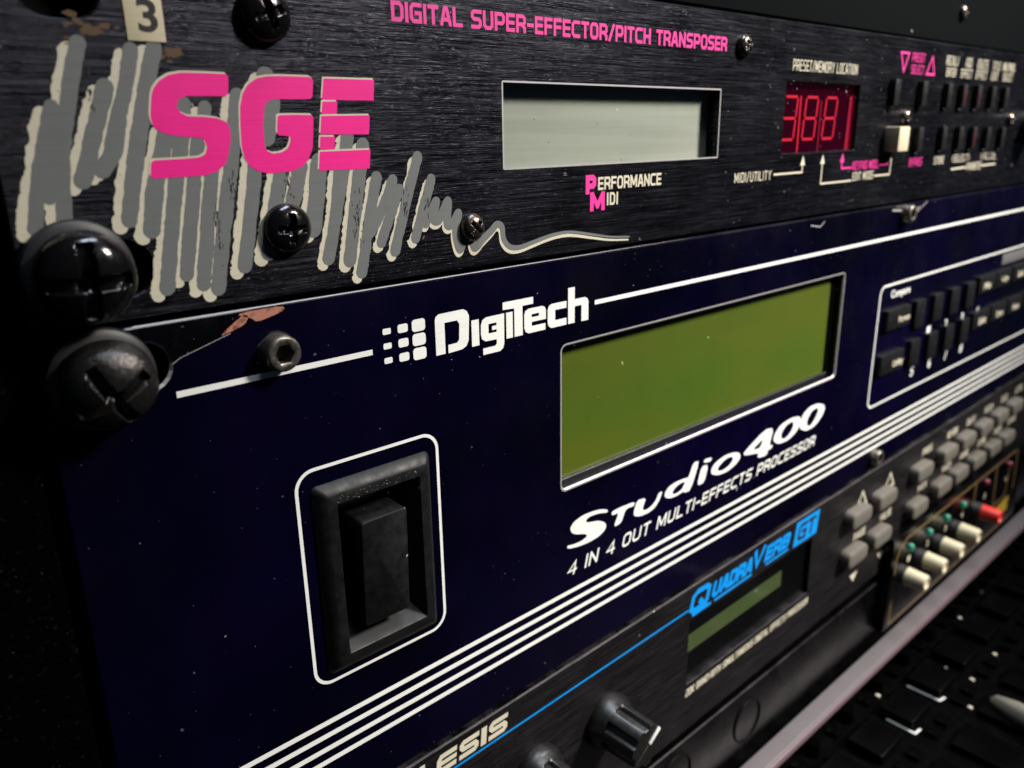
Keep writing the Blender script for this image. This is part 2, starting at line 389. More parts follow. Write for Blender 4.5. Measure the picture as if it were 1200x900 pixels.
# ---------------------------------------------------------------- squared block capitals built from strokes (unit boxes)
GL = {
 'D': (1, [[(0, 0), (.75, 0), (1, .2), (1, .8), (.75, 1), (0, 1), (0, 0)]]), 'I': (.0, [[(0, 0), (0, 1)]]),
 'G': (1, [[(1, 1), (.22, 1), (0, .82), (0, .18), (.22, 0), (1, 0), (1, .5), (.55, .5)]]), 'T': (.9, [[(0, 1), (.9, 1)], [(.45, 1), (.45, 0)]]),
 'A': (1, [[(0, 0), (.38, 1), (.62, 1), (1, 0)], [(.2, .28), (.8, .28)]]), 'L': (.85, [[(0, 1), (0, 0), (.85, 0)]]),
 'S': (1, [[(1, 1), (.2, 1), (0, .86), (0, .64), (.2, .5), (.8, .5), (1, .36), (1, .14), (.8, 0), (0, 0)]]),
 'U': (1, [[(0, 1), (0, .18), (.22, 0), (.78, 0), (1, .18), (1, 1)]]), 'P': (1, [[(0, 0), (0, 1), (.8, 1), (1, .86), (1, .52), (.8, .38), (0, .38)]]),
 'E': (.85, [[(.85, 1), (0, 1), (0, 0), (.85, 0)], [(0, .5), (.8, .5)]]), 'F': (.85, [[(.85, 1), (0, 1), (0, 0)], [(0, .5), (.78, .5)]]),
 'R': (1, [[(0, 0), (0, 1), (.8, 1), (1, .86), (1, .58), (.8, .44), (0, .44)], [(.6, .44), (1, .2), (1, 0)]]), 'C': (1, [[(1, 1), (.22, 1), (0, .82), (0, .18), (.22, 0), (1, 0)]]),
 'O': (1, [[(.5, 1), (.22, 1), (0, .82), (0, .18), (.22, 0), (.78, 0), (1, .18), (1, .82), (.78, 1), (.5, 1)]]), 'H': (1, [[(0, 0), (0, 1)], [(1, 0), (1, 1)], [(0, .5), (1, .5)]]),
 'N': (1, [[(0, 0), (0, 1)], [(.08, .92), (.92, .08)], [(1, 0), (1, 1)]]), 'M': (1.25, [[(0, 0), (0, 1)], [(.1, .95), (.6, .2)], [(.65, .2), (1.15, .95)], [(1.25, 0), (1.25, 1)]]), 'Y': (1, [[(0, 1), (.5, .45), (1, 1)], [(.5, .45), (.5, 0)]]),
 '/': (.7, [[(0, -.05), (.7, 1.05)]]), '-': (.6, [[(0, .45), (.6, .45)]]), ' ': (.35, []), '4': (1, [[(.8, 0), (.8, 1), (0, .3), (1, .3)]]), 'W': (1.2, [[(0, 1), (.3, 0), (.6, .75), (.9, 0), (1.2, 1)]]), '2': (.9, [[(0, 1), (.9, 1), (.9, .5), (0, .5), (0, 0), (.9, 0)]]), '0': (.9, [[(0, 0), (.9, 0), (.9, 1), (0, 1), (0, 0)]]),
 'X': (1, [[(0, 0), (1, 1)], [(0, 1), (1, 0)]]), 'Q': (1.1, [[(.5, 1), (.22, 1), (0, .82), (0, .18), (.22, 0), (.85, 0), (1.1, .18), (1.1, .82), (.85, 1), (.5, 1)], [(.6, .35), (1.1, -.15)]]), '<': (.5, [[(.5, 1), (0, .5), (.5, 0)]]), '>': (.5, [[(0, 1), (.5, .5), (0, 0)]]), 'V': (1, [[(0, 1), (.5, 0), (1, 1)]]), 'K': (1, [[(0, 0), (0, 1)], [(1, 1), (.1, .5), (1, 0)]]), 'B': (1, [[(0, 0), (.8, 0), (1, .14), (1, .4), (.8, .52), (1, .64), (1, .86), (.8, 1), (0, 1), (0, 0)], [(0, .52), (.8, .52)]]),
}
def strip(pts, t):
    """a stroke as separate quads that share mitred corners"""
    closed = pts[0] == pts[-1]; n = len(pts) - 1; out = []
    def off(i):
        p = Vector(pts[i])
        a = Vector(pts[i - 1]) if i > 0 else (Vector(pts[n - 1]) if closed else None)
        b = Vector(pts[i + 1]) if i < n else (Vector(pts[1]) if closed else None)
        d1 = (p - a).normalized() if a else (b - p).normalized(); d2 = (b - p).normalized() if b else d1
        tt = d1 + d2; tt = tt.normalized() if tt.length > 1e-6 else d1; nn = Vector((-tt.y, tt.x))
        return nn * (t / 2 / max(0.62, nn.dot(Vector((-d1.y, d1.x)))))
    for i in range(n):
        a, b = Vector(pts[i]), Vector(pts[i + 1]); oa, ob = off(i), off(i + 1)
        out.append([[tuple(a + oa), tuple(b + ob), tuple(b - ob), tuple(a - oa)]])
    return out
def block(name, s, x0, x1, zb, zt, m, parent, t=0.5, gap=0.42, y=-0.04, label=None, shear=0.0, slope=0.0):
    adv = sum(GL[c][0] + gap for c in s) - gap
    u = (x1 - x0 - t) / adv; H = zt - zb - t; x = x0 + t / 2; polys = []
    for c in s:
        w, st = GL[c]
        for pl in st:
            ps = [(x + px * u, zb + t / 2 + pz * H) for px, pz in pl]
            if ps[0] != ps[-1]:      # square ends reach the full letter height
                for a_, b_ in ((0, 1), (-1, -2)):
                    d = (Vector(ps[a_]) - Vector(ps[b_])).normalized() * t * 0.5; ps[a_] = (ps[a_][0] + d.x, ps[a_][1] + d.y)
            polys += strip(ps, t)
        x += (w + gap) * u
    if shear or slope: polys = [[[(px + shear * (pz - (zb + zt) / 2), pz + slope * (px - x0)) for px, pz in l] for l in p] for p in polys]
    return prints(name, polys, m, parent, y=y, step=0.0003, label=label)

# traced outlines, in panel millimetres (x, z)
TR = {
 'S': [[(25.28,-15.32),(22.34,-15.29),(19.51,-15.31),(17.97,-15.6),(16.76,-16.29),(15.97,-17.17),(15.61,-18.0),(15.18,-20.25),(15.33,-21.27),(15.72,-21.75),(16.76,-22.3),(18.5,-22.57),(20.69,-22.72),(21.26,-23.06),(21.47,-23.87),(21.15,-24.67),(20.38,-25.06),(17.62,-25.17),(14.55,-25.22),(14.17,-27.31),(17.84,-27.28),(20.76,-27.21),(22.45,-26.77),(23.6,-25.93),(24.15,-24.71),(24.65,-22.92),(24.7,-21.64),(24.3,-20.92),(23.26,-20.49),(21.68,-20.32),(19.59,-20.24),(18.75,-19.83),(18.42,-19.16),(18.7,-18.38),(19.65,-17.94),(22.0,-17.9),(24.9,-17.91)]],
 'G': [[(36.9,-15.32),(32.41,-15.3),(30.28,-15.42),(28.86,-15.71),(27.64,-16.45),(26.82,-17.57),(26.3,-19.1),(26.04,-21.65),(25.93,-23.92),(26.12,-25.18),(26.68,-26.25),(27.64,-26.93),(28.9,-27.31),(30.46,-27.32),(32.43,-27.24),(33.99,-26.75),(35.09,-25.9),(35.89,-24.37),(36.23,-22.28),(36.45,-20.1),(33.83,-20.05),(31.27,-20.11),(31.09,-21.37),(30.94,-22.54),(32.79,-22.78),(32.72,-23.43),(32.26,-24.28),(31.36,-24.75),(30.13,-24.87),(29.34,-24.53),(29.06,-23.89),(29.14,-21.67),(29.44,-19.59),(29.78,-18.66),(30.78,-18.13),(33.54,-18.14),(36.53,-18.05)]],
 'E': [[(38.41,-15.44),(46.37,-15.4),(46.1,-18.15),(37.93,-18.14)],[(37.97,-18.38),(40.25,-18.33),(40.04,-19.95),(37.68,-19.96)],[(37.62,-20.21),(45.28,-20.11),(44.93,-22.67),(37.23,-22.57)],[(37.2,-22.87),(39.49,-22.9),(39.2,-24.56),(36.97,-24.51)],[(36.92,-24.82),(45.0,-24.75),(44.68,-27.33),(36.56,-27.3)]],
 'strokes': [[(4.86,-19.26),(3.51,-23.24),(2.0,-28.14),(1.08,-32.04)],[(8.6,-12.62),(7.26,-16.59),(5.84,-21.48),(4.83,-25.99),(4.14,-31.73)],[(5.14,-20.58),(4.05,-25.05),(3.06,-28.85)],[(10.69,-17.13),(9.33,-20.59),(8.26,-23.34),(6.74,-27.19)],[(14.07,-13.04),(12.93,-16.89),(11.52,-20.6),(9.9,-25.06)],[(16.68,-12.64),(15.3,-16.84),(13.83,-21.55),(12.44,-26.3),(11.11,-31.92)],[(11.61,-20.6),(10.64,-23.86),(8.99,-26.16)],[(16.97,-21.57),(15.61,-25.45),(14.24,-29.35),(13.46,-33.32)],[(14.36,-20.6),(13.31,-24.4),(12.32,-27.76)],[(18.38,-23.06),(16.76,-29.5),(15.38,-35.57),(14.27,-40.5)],[(15.41,-25.44),(14.64,-29.37),(14.01,-32.35)],[(20.46,-23.1),(18.94,-29.63),(16.89,-39.13)],[(22.79,-21.62),(21.07,-29.77),(18.87,-40.58)],[(26.13,-17.79),(24.11,-26.78),(22.5,-33.26),(20.67,-41.38)],[(27.78,-24.81),(26.68,-30.11),(24.55,-38.96)],[(21.82,-19.23),(20.73,-22.6),(19.56,-26.6)],[(19.27,-18.86),(18.79,-21.59),(17.83,-25.53)],[(31.1,-27.07),(29.51,-32.5),(28.08,-37.55)],[(33.88,-26.63),(32.59,-30.47),(31.72,-32.66)],[(36.74,-26.18),(35.9,-30.67),(34.94,-34.99)],[(40.05,-26.29),(38.73,-33.19),(36.92,-39.34)],[(41.44,-22.91),(40.35,-27.45),(38.97,-32.03)],[(43.82,-24.1),(42.67,-29.31),(40.33,-39.96)],[(45.73,-28.63),(44.31,-33.61),(42.17,-41.92)],[(48.5,-29.12),(47.09,-31.97),(44.4,-36.06)],[(49.6,-30.52),(47.84,-33.87),(45.88,-37.94)],[(53.15,-26.01),(51.65,-29.77),(50.12,-34.04),(48.19,-39.44)],[(55.48,-29.33),(53.97,-33.05),(52.06,-37.9)],[(56.26,-32.69),(54.85,-34.4),(53.47,-35.83)],[(30.15,-15.47),(30.62,-18.54),(29.43,-22.73)]],
 'tail': [(54.11,-35.89),(55.19,-34.16),(56.26,-32.69),(55.62,-35.23),(56.59,-35.57),(57.5,-34.2),(58.58,-32.84),(58.23,-36.23),(59.24,-36.31),(60.52,-34.82),(59.86,-37.7),(60.6,-40.48),(61.75,-38.28),(62.57,-35.78),(63.01,-37.71),(63.61,-40.52),(65.48,-39.32),(67.36,-38.1),(68.51,-37.22),(69.63,-37.74),(69.95,-39.74),(71.26,-41.16),(73.41,-41.52),(76.23,-41.08),(79.32,-40.49),(82.71,-40.06),(86.43,-40.1),(92.14,-41.08),(96.93,-41.92),(102.43,-42.41)],
 'studio': [[[(97.65,-99.08),(97.6,-99.76),(94.77,-98.98),(92.15,-98.76),(90.86,-99.18),(91.32,-99.93),(94.47,-100.55),(96.5,-101.52),(97.33,-102.56),(96.88,-103.66),(94.88,-104.43),(91.91,-104.67),(88.68,-104.44),(85.52,-103.78),(85.4,-103.0),(87.09,-103.35),(89.31,-103.5),(90.91,-103.21),(91.36,-102.79),(90.58,-102.2),(88.02,-101.41),(86.63,-100.52),(86.25,-99.33),(87.37,-98.29),(89.88,-97.73),(93.11,-97.87),(95.75,-98.34)]],[[(99.04,-100.06),(101.24,-99.91),(106.58,-100.18),(106.33,-101.22),(104.45,-101.0),(103.39,-101.25),(102.21,-103.79),(99.63,-103.99),(101.28,-101.03),(99.89,-101.05),(98.92,-100.87)]],[[(107.3,-100.16),(110.49,-100.6),(109.46,-102.44),(109.5,-103.34),(110.93,-103.62),(112.65,-103.25),(114.2,-102.19),(114.89,-100.94),(116.43,-100.86),(115.31,-102.82),(113.69,-104.13),(111.59,-104.63),(108.59,-104.48),(106.73,-103.83),(106.18,-102.97)]],[[(127.78,-97.26),(130.25,-97.5),(127.16,-104.16),(124.4,-103.98),(124.78,-103.5),(121.7,-103.86),(118.88,-103.58),(117.24,-102.66),(117.26,-101.61),(118.68,-100.47),(121.85,-100.13),(124.87,-100.32),(126.13,-100.61)],[(124.94,-101.21),(123.12,-101.02),(121.06,-101.49),(119.99,-102.39),(120.69,-103.15),(122.86,-103.04),(123.97,-102.59)]],[[(132.32,-97.72),(135.32,-98.1),(134.79,-99.05),(131.88,-98.58)]],[[(131.17,-99.24),(133.97,-99.58),(132.61,-103.9),(129.67,-103.8)]],[[(147.37,-100.37),(144.82,-99.53),(141.08,-99.2),(137.08,-99.83),(135.17,-101.22),(135.57,-102.69),(138.36,-103.71),(142.04,-103.98),(146.16,-103.08),(147.92,-101.86)],[(144.16,-100.37),(141.37,-100.25),(138.39,-101.35),(137.95,-102.34),(139.83,-103.02),(142.55,-102.7),(144.67,-101.55)]],[[(149.34,-100.82),(158.69,-97.19),(163.01,-97.79),(161.38,-102.44),(163.29,-102.61),(162.68,-103.53),(161.0,-103.42),(160.37,-104.87),(155.89,-104.29),(156.74,-103.05),(149.55,-101.81)],[(153.11,-101.31),(157.08,-101.84),(158.29,-99.44)]],[[(176.53,-97.92),(171.95,-97.26),(166.61,-97.83),(163.72,-99.78),(163.36,-101.67),(166.15,-103.28),(171.29,-103.47),(175.52,-102.0),(177.22,-99.95)],[(172.92,-98.42),(169.44,-98.68),(167.2,-100.28),(167.24,-101.93),(169.29,-102.62),(171.89,-101.65),(173.41,-100.08)]],[[(189.69,-97.81),(186.18,-96.53),(181.44,-96.39),(178.21,-97.72),(176.56,-100.09),(177.22,-101.95),(180.94,-103.43),(185.61,-103.06),(189.1,-101.07),(190.44,-99.15)],[(185.92,-97.67),(182.89,-97.93),(180.67,-99.89),(180.65,-101.78),(182.89,-102.48),(185.3,-100.75),(186.75,-98.88)]]],
}

M_edge_highlight = mat('painted_edge_highlight', (0.9, 0.87, 0.86), 0.3, 0.3)
# ================================================================ the rack itself
case = thing('rack_case', 'black fuzzy carpeted rack case edge along the far left of the panels', 'rack case', (0, 2, -120))
link('case_side', rbox(-90, -2.4, 1.0, 12, -330, 70, 2.0), M_carpet, case)
link('mounting_rail', rbox(-2.2, 17, 4.2, 7, -330, 70, 0.3), M_void, case)
link('mounting_rail', rbox(466, 486, 4.2, 7, -330, 70, 0.3), M_void, case)
link('case_side', rbox(486, 560, 1.0, 12, -330, 70, 2.0), M_carpet, case)
link('case_back', rbox(-20, 500, 120, 124, -330, 70, 0.3), M_void, case)

def rack_screw(label, x, z, y, R, H, m, ang, tiltx=0.0, tiltz=0.0, arm=3.6, wid=1.5, ring=True, grp='rack screws at the left ears'):
    t = thing('rack_screw', label, 'screw', (x, y, z), grp)
    h = link('screw_head', cross_head(R, H, arm, wid, H * 0.62, ang, 44, 128, rim=1.2), m, t, (x, y, z))
    h.rotation_euler = (tiltx, 0, tiltz)
    w = link('washer', washer(R + 1.1, 2.5, 1.2), M_ink, t, (x, y + 2.4, z))
    link('shank', loft([ringy(2.6, 0.5, 24), ringy(2.6, 8, 24)], cap1=True), M_ink, t, (x, y, z))
    return t

# ================================================================ blank unit on top
bl = thing('blanking_unit', 'dull black blank unit above the pink lettered panel', 'rack unit', (0, 1.5, 0.4))
panel('face_panel', -1.5, 482, 0.5, 44.2, M_top, bl, y=1.6, holes=[(4, 12, 5, 11, 2.9, 0.2)])
link('chassis', rbox(20, 462, 5.2, 110, 1.5, 43, 0.5), M_void, bl)
link('screw', cross_head(2.2, 1.5, 1.2, 0.5, 0.9, 0.4, 16, 48), M_small, bl, (255, 1.6, 9))

# ================================================================ unit one: brushed black effects unit
U1 = thing('effects_unit', 'brushed black rack effects unit with pink logo over grey scribble and grey display', 'rack unit', (0, 0, -44))
BT = [(208.5, -10.6), (226.3, -10.7), (244.2, -10.8), (255.7, -10.8), (267.6, -10.8), (280.0, -10.8), (292.0, -10.9)]
BB = [(227.2, -23.0), (244.4, -23.0), (257.2, -23.1), (268.4, -23.2), (280.7, -23.4), (294.4, -23.5)]
BW, BH = 3.4, 7.2
bh = [(x, x + BW, z - BH, z, 0.25, 0.12) for x, z in BT + BB]
panel('face_panel', -1.5, 482.6, -43.9, -0.1, M_brush, U1, edge=None, ch=0.3, holes=[
    (70.3, 130.7, -28.5, -14.9, 0.15, 0.12), (156.3, 192.0, -28.5, -12.7, 0.2, 0.15),
    (3.2, 11.5, -10.2, -3.6, 3.1, 0.25), (0.6, 13.0, -40.9, -34.3, 3.1, 0.25)] + bh)
link('chassis', rbox(20, 462, 6.2, 110, -43, -1, 0.5), M_void, U1)
# display
dsp = link('display', mesh_of([(66, 3.05, -32), (135, 3.05, -32), (135, 3.05, -11.5), (66, 3.05, -11.5)], [(0, 1, 2, 3)]), M_lcd_grey, U1)
prints('display_frame', [ribbon(rrect(70.35, 130.65, -28.45, -14.95, 0.2, 3), 0.28, True)], M_edge, U1, y=-0.03)
# red numeric display
link('red_window', mesh_of([(154, 1.6, -30), (194, 1.6, -30), (194, 1.6, -11), (154, 1.6, -11)], [(0, 1, 2, 3)]), M_redwin, U1)
def digit(x, top, seg, w=5.6, h=9.6, lean=0.10, half=False, th=0.6):
    z1, z0, zm = top, top - h, top - h / 2
    def q(px, pz): return (x + px + lean * (pz - z0), pz)
    A = dict(a=[(0.3, z1), (w - .3, z1)], g=[(0.3, zm), (w - .3, zm)], d=[(0.3, z0), (w - .3, z0)],
             f=[(0, z1 - .3), (0, zm + .3)], e=[(0, zm - .3), (0, z0 + .3)], b=[(w, z1 - .3), (w, zm + .3)], c=[(w, zm - .3), (w, z0 + .3)])
    ps = [ribbon([q(*A[s][0]), q(*A[s][1])], th) for s in seg]
    return prints('digit', ps, M_seg, U1, y=1.52)
digit(158.0, -15.8, 'abcdg'); digit(167.6, -15.8, 'abcdefg'); digit(177.2, -15.8, 'abcdefg')
prints('reflected_line', [ribbon([(165.8, -15.6), (165.8, -28.4)], 0.6)], M_seg, U1, y=1.50, label='bright red reflected line painted beside the middle digit')  # red reflections between the digits, drawn as glowing lines
prints('reflected_line', [ribbon([(175.6, -16.5), (175.6, -28.4)], 0.35)], M_red_refl, U1, y=1.50)
prints('wall_reflection', [[[(189.6, -28.4), (192.6, -28.4), (192.4, -14.8), (190.2, -15.4)]]], M_red_refl, U1, y=1.50)  # red reflection on the inner wall, drawn as a glowing strip
# push buttons
bm_ = rbox(-BW / 2 + .12, BW / 2 - .12, -1.7, 2.4, -BH / 2 + .15, BH / 2 - .15, 0.28)
for x, z in BT + BB: link('push_button', bm_, M_blk, U1, (x + BW / 2, 0, z - BH / 2))
lm = rbox(-0.22, 0.22, -1.85, -1.5, -2.2, 2.2, 0.1)
for x, z in (BT[3], BT[4], BB[3]): link('button_lamp', lm, M_pink_led, U1, (x + 0.9, 0, z - 3.6))
link('cream_button', rbox(209.0, 215.4, -4.0, 1, -29.4, -22.9, 0.45), M_ivory, U1, label='square cream push button beside the pink key')
# screws in the face
ph = cross_head(3.3, 2.3, 2.0, 0.9, 1.5, 0.5, 30, 96, rim=0.3); ph2 = cross_head(2.2, 1.8, 1.3, 0.65, 1.1, 0.9, 24, 80, rim=0.3)
for me_, x, z, an in ((ph, 30.7, -8.2, 0.2), (ph, 30.9, -34.6, 0.55), (ph2, 63.0, -37.2, 0.1), (ph2, 137.7, -6.3, 0.3), (ph2, 219.8, -20.6, 0.7), (ph2, 303.5, -21.3, 0.2)):
    s = link('screw', me_, M_small if me_ is ph2 else M_screw, U1, (x, -0.02, z)); s.rotation_euler = (0, an, 0)
link('rotary_knob', loft([ringy(5.6, 0, 36), ringy(5.4, -7.5, 36), ringy(4.9, -8, 36)]), M_blk, U1, (322, 0, -24))
# scribble
def brush(pts, w, jit, seed):
    rnd = random.Random(seed); p = [Vector(q) for q in pts]; out = []
    # resample with a soft curve
    res = []
    for i in range(len(p) - 1):
        p0, p1, p2, p3 = p[max(i - 1, 0)], p[i], p[i + 1], p[min(i + 2, len(p) - 1)]
        n = max(2, int((p2 - p1).length / 0.28))
        for k in range(n):
            t = k / n
            res.append(0.5 * ((2 * p1) + (p2 - p0) * t + (2 * p0 - 5 * p1 + 4 * p2 - p3) * t * t + (3 * p1 - p0 - 3 * p2 + p3) * t ** 3))
    res.append(p[-1]); L, R = [], []; jl = jr = 0
    for i, q in enumerate(res):
        d = (res[min(i + 1, len(res) - 1)] - res[max(i - 1, 0)]).normalized(); nn = Vector((-d.y, d.x))
        jl = 0.55 * jl + rnd.gauss(0, jit); jr = 0.55 * jr + rnd.gauss(0, jit)
        ww = w(i / (len(res) - 1)) if callable(w) else w
        L.append(tuple(q + nn * (ww / 2 + jl))); R.append(tuple(q - nn * (ww / 2 + jr)))
    def cap(c, d, ww):
        a0 = math.atan2(d.y, d.x); return [(c.x + ww / 2 * math.cos(a0 + a), c.y + ww / 2 * math.sin(a0 + a)) for a in (1.1, 0.55, 0, -0.55, -1.1)]
    w1 = w(1) if callable(w) else w; w0 = w(0) if callable(w) else w
    e = cap(res[-1], (res[-1] - res[-2]).normalized(), w1); s = cap(res[0], (res[0] - res[1]).normalized(), w0)
    return [L + e + R[::-1] + s]
W = [1.9, 2.0, 1.8, 2.3, 2.0, 2.2, 2.2, 2.4, 1.7, 2.2, 1.8, 2.1, 2.2, 2.3, 2.3, 2.0, 2.2, 2.6, 2.6, 3.0, 2.3, 2.4, 2.5, 2.2, 2.0, 2.0, 2.1, 2.0, 2.0, 3.0]
keep = [k for k in range(len(TR['strokes'])) if k != 28]
gs = [brush(TR['strokes'][i], W[i] * 0.84, 0.035, i) for i in keep]
def shift(pl, dx, dz): return [[(x + dx, z + dz) for x, z in l] for l in pl]
def lead(i): return 1.15 - 0.5 * min(1, max(0, (TR['strokes'][i][0][0] - 30) / 25))
cs = [shift(brush(TR['strokes'][i], W[i] * 0.80, 0.08, 50 + i), -lead(i), -0.7) for i in keep]
def marker(pts, wf):
    """round-jointed marker line that may cross itself"""
    p = [Vector(q) for q in pts]; res = []
    for i in range(len(p) - 1):
        p0, p1, p2, p3 = p[max(i - 1, 0)], p[i], p[i + 1], p[min(i + 2, len(p) - 1)]
        for k in range(6):
            t = k / 6; res.append(0.5 * ((2 * p1) + (p2 - p0) * t + (2 * p0 - 5 * p1 + 4 * p2 - p3) * t * t + (3 * p1 - p0 - 3 * p2 + p3) * t ** 3))
    res.append(p[-1]); out = []; n = len(res) - 1
    for i, q in enumerate(res):
        r = wf(i / n) / 2; out.append([circle(q.x, q.y, r, 12)])
        if i < n:
            d = (res[i + 1] - q).normalized(); nn = Vector((-d.y, d.x)); r2 = wf((i + 1) / n) / 2; b = res[i + 1]
            out.append([[tuple(q + nn * r), tuple(b + nn * r2), tuple(b - nn * r2), tuple(q - nn * r)]])
    return out
tw = lambda t: 1.45 if t < 0.5 else 1.45 * (1 - (t - 0.5) / 0.5 * 0.8)
tail = marker(TR['tail'], tw)
prints('scribble_shadow', cs + [shift(t_, -0.3, -0.55) for t_ in tail], M_cream, U1, y=-0.015, step=0.00008, label='cream under-layer showing left of each grey brush stroke')
prints('scribble', gs + tail, M_grey, U1, y=-0.040, step=0.00008, label='grey zigzag brush scribble fading into a thin tail')
rd = random.Random(21); gaps = []
for cx, cz, n, sx, sz in ((31.8, -27.5, 26, 0.6, 3.0), (42.3, -34.0, 34, 0.9, 2.6), (50.5, -32.5, 18, 0.7, 2.0), (21.6, -33.0, 20, 0.5, 3.0), (24.0, -28.5, 14, 0.4, 2.0), (9.0, -17.0, 12, 0.4, 3.0), (54.5, -33.0, 12, 0.5, 1.5)):
    for _ in range(n):
        x, z = cx + rd.gauss(0, sx * 0.5), cz + rd.gauss(0, sz * 0.6); a, l, w = 1.4 + rd.gauss(0, 0.12), rd.uniform(0.1, 0.55), rd.uniform(0.03, 0.11)
        gaps.append([[(x + l * math.cos(k) * math.cos(a) - w * math.sin(k) * math.sin(a), z + l * math.cos(k) * math.sin(a) + w * math.sin(k) * math.cos(a)) for k in (0, 0.9, 1.9, 3.1, 4.2, 5.3)]])
prints('dry_brush_gaps', gaps, M_ink, U1, y=-0.0585, step=0.000002)
# big logo
logo = [[chaikin(TR['S'][0], 0.12)], [chaikin(TR['G'][0], 0.12)]] + [[e] for e in TR['E']]
prints('logo_outline', [shift(l, -0.18, 0.22) for l in logo], M_cream, U1, y=-0.060, step=0.0006)
prints('logo', logo, M_pink, U1, y=-0.070, step=0.0006, label='large magenta block letter logo')
block('title_lettering', 'DIGITAL SUPER-EFFECTOR/PITCH TRANSPOSER', 49.9, 131.8, -7.6, -4.9, M_pink2, U1, t=0.56, gap=0.52)
block('initial_lettering', 'P', 90.0, 92.8, -33.7, -30.3, M_pink2, U1, t=1.0)
block('initial_lettering', 'M', 91.2, 95.2, -36.8, -33.4, M_pink2, U1, t=0.95)
block('caption_lettering', 'ERFORMANCE', 93.3, 111.8, -33.1, -30.8, M_cream, U1, t=0.42, gap=0.5)
block('caption_lettering', 'IDI', 95.8, 98.9, -36.0, -33.7, M_cream, U1, t=0.42, gap=0.7)
block('caption_lettering', 'PRESET/MEMORY LOCATION', 158.4, 189.4, -10.3, -7.9, M_cream, U1, t=0.25, gap=0.62)
block('caption_lettering', 'MIDI/UTILITY', 137.6, 152.5, -34.1, -32.0, M_cream, U1, t=0.25, gap=0.62)
block('caption_lettering', 'EDIT MODE', 192.6, 204.5, -36.3, -34.2, M_cream, U1, t=0.25, gap=0.62)
block('caption_lettering', 'KEYPAD MODE', 192.0, 207.0, -33.6, -31.4, M_pink2, U1, t=0.25, gap=0.62)
def arrow(pts, tip, m, w=0.42):
    x, z = tip
    return [ribbon(pts, w), [[(x - 1.1, z - 2.3), (x + 1.1, z - 2.3), (x, z)]]]
prints('pointer_line', arrow([(153.6, -33.0), (166.3, -33.0), (166.3, -31.2)], (166.3, -29.1), M_cream) +
       arrow([(192.0, -36.2), (175.9, -36.2), (175.9, -31.2)], (175.9, -29.1), M_cream) +
       [ribbon([(205.0, -35.6), (214.6, -35.6), (214.6, -31.2)], 0.42)], M_cream, U1, y=-0.035, step=0.003)
prints('pointer_line', arrow([(191.4, -32.9), (186.1, -32.9), (186.1, -31.2)], (186.1, -29.1), M_pink2) + [ribbon([(207.5, -32.8), (212.6, -32.8), (212.6, -31.0)], 0.42)],
       M_pink2, U1, y=-0.035, step=0.003)
prints('select_triangle', [ribbon([(213.4, -3.9), (218.4, -3.9), (215.9, -8.6)], 0.55, True)], M_pink2, U1)
prints('select_triangle', [ribbon([(230.9, -8.8), (236.3, -8.8), (234.0, -4.1)], 0.55, True)], M_pink2, U1)
block('caption_lettering', 'PRESET', 220.6, 228.9, -5.9, -3.6, M_pink2, U1, t=0.25, gap=0.62)
block('caption_lettering', 'SELECT', 220.6, 228.9, -9.0, -6.7, M_pink2, U1, t=0.25, gap=0.62)
for s, x0, x1, zb, zt in (('RECALL/', 244, 253.2, -5.9, -3.3), ('ENTER', 244.9, 252.0, -9.0, -6.6), ('ADD', 258.8, 263.6, -5.9, -3.2), ('EFFECT', 256.2, 264.8, -9.0, -6.5),
                          ('DELETE', 268.4, 277.2, -5.9, -3.3), ('EFFECT', 268.2, 277.4, -9.0, -6.5), ('TITLE', 281.5, 288.2, -5.9, -3.4), ('EDIT', 281.5, 287.3, -9.0, -6.5),
                          ('MIX/PROG', 290.8, 301.8, -6.0, -3.4), ('SELECT', 291.8, 301.0, -9.0, -6.6), ('STORE', 244.4, 251.6, -34.0, -31.8), ('<SELECT>', 258.1, 272.4, -33.9, -31.7),
                          ('VALUE', 282.0, 296.0, -34.0, -31.6), ('PARAMETER', 271.0, 283.8, -36.9, -34.5)):
    block('caption_lettering', s, x0, x1, zb, zt, M_cream, U1, t=0.27, gap=0.62)
block('caption_lettering', 'BYPASS', 226.8, 235.6, -34.0, -31.7, M_pink2, U1, t=0.25, gap=0.62)
prints('pointer_line', [ribbon([(258.4, -36.0), (270.6, -35.8)], 0.5), ribbon([(284.2, -35.8), (297, -35.7)], 0.5)], M_cream, U1)
# sticker with a 3, stuck over the face and reaching up
st_ = link('number_sticker', rbox(13.9, 18.2, -0.14, -0.005, -12.1, -3.0, 0.05), M_sticker, U1, label='worn cream sticker bearing the number 3')
text('sticker_numeral', '3', 15.3, 17.5, -11.1, -7.6, M_ink, st_, y=-0.18, bold=0.02, res=8)

dirt = mat('brown_dirt', (0.10, 0.055, 0.025), 0.8)
rd = random.Random(3); fl = []
for _ in range(46):
    x, z, q = rd.gauss(8.5, 3.2), -11.2 + rd.gauss(0, 0.7), abs(rd.gauss(0, 0.22)) + 0.06
    if rd.random() < 0.3: x, z = rd.gauss(17.0, 1.6), -12.8 + rd.gauss(0, 0.5)
    fl.append([[(x + q * (0.6 + 0.8 * rd.random()) * 1.7 * math.cos(k), z + q * (0.5 + 0.7 * rd.random()) * math.sin(k)) for k in (0, 0.9, 1.8, 2.7, 3.6, 4.5, 5.4)]])
prints('dirt_flecks', fl, dirt, U1, y=-0.012, step=0.0002)

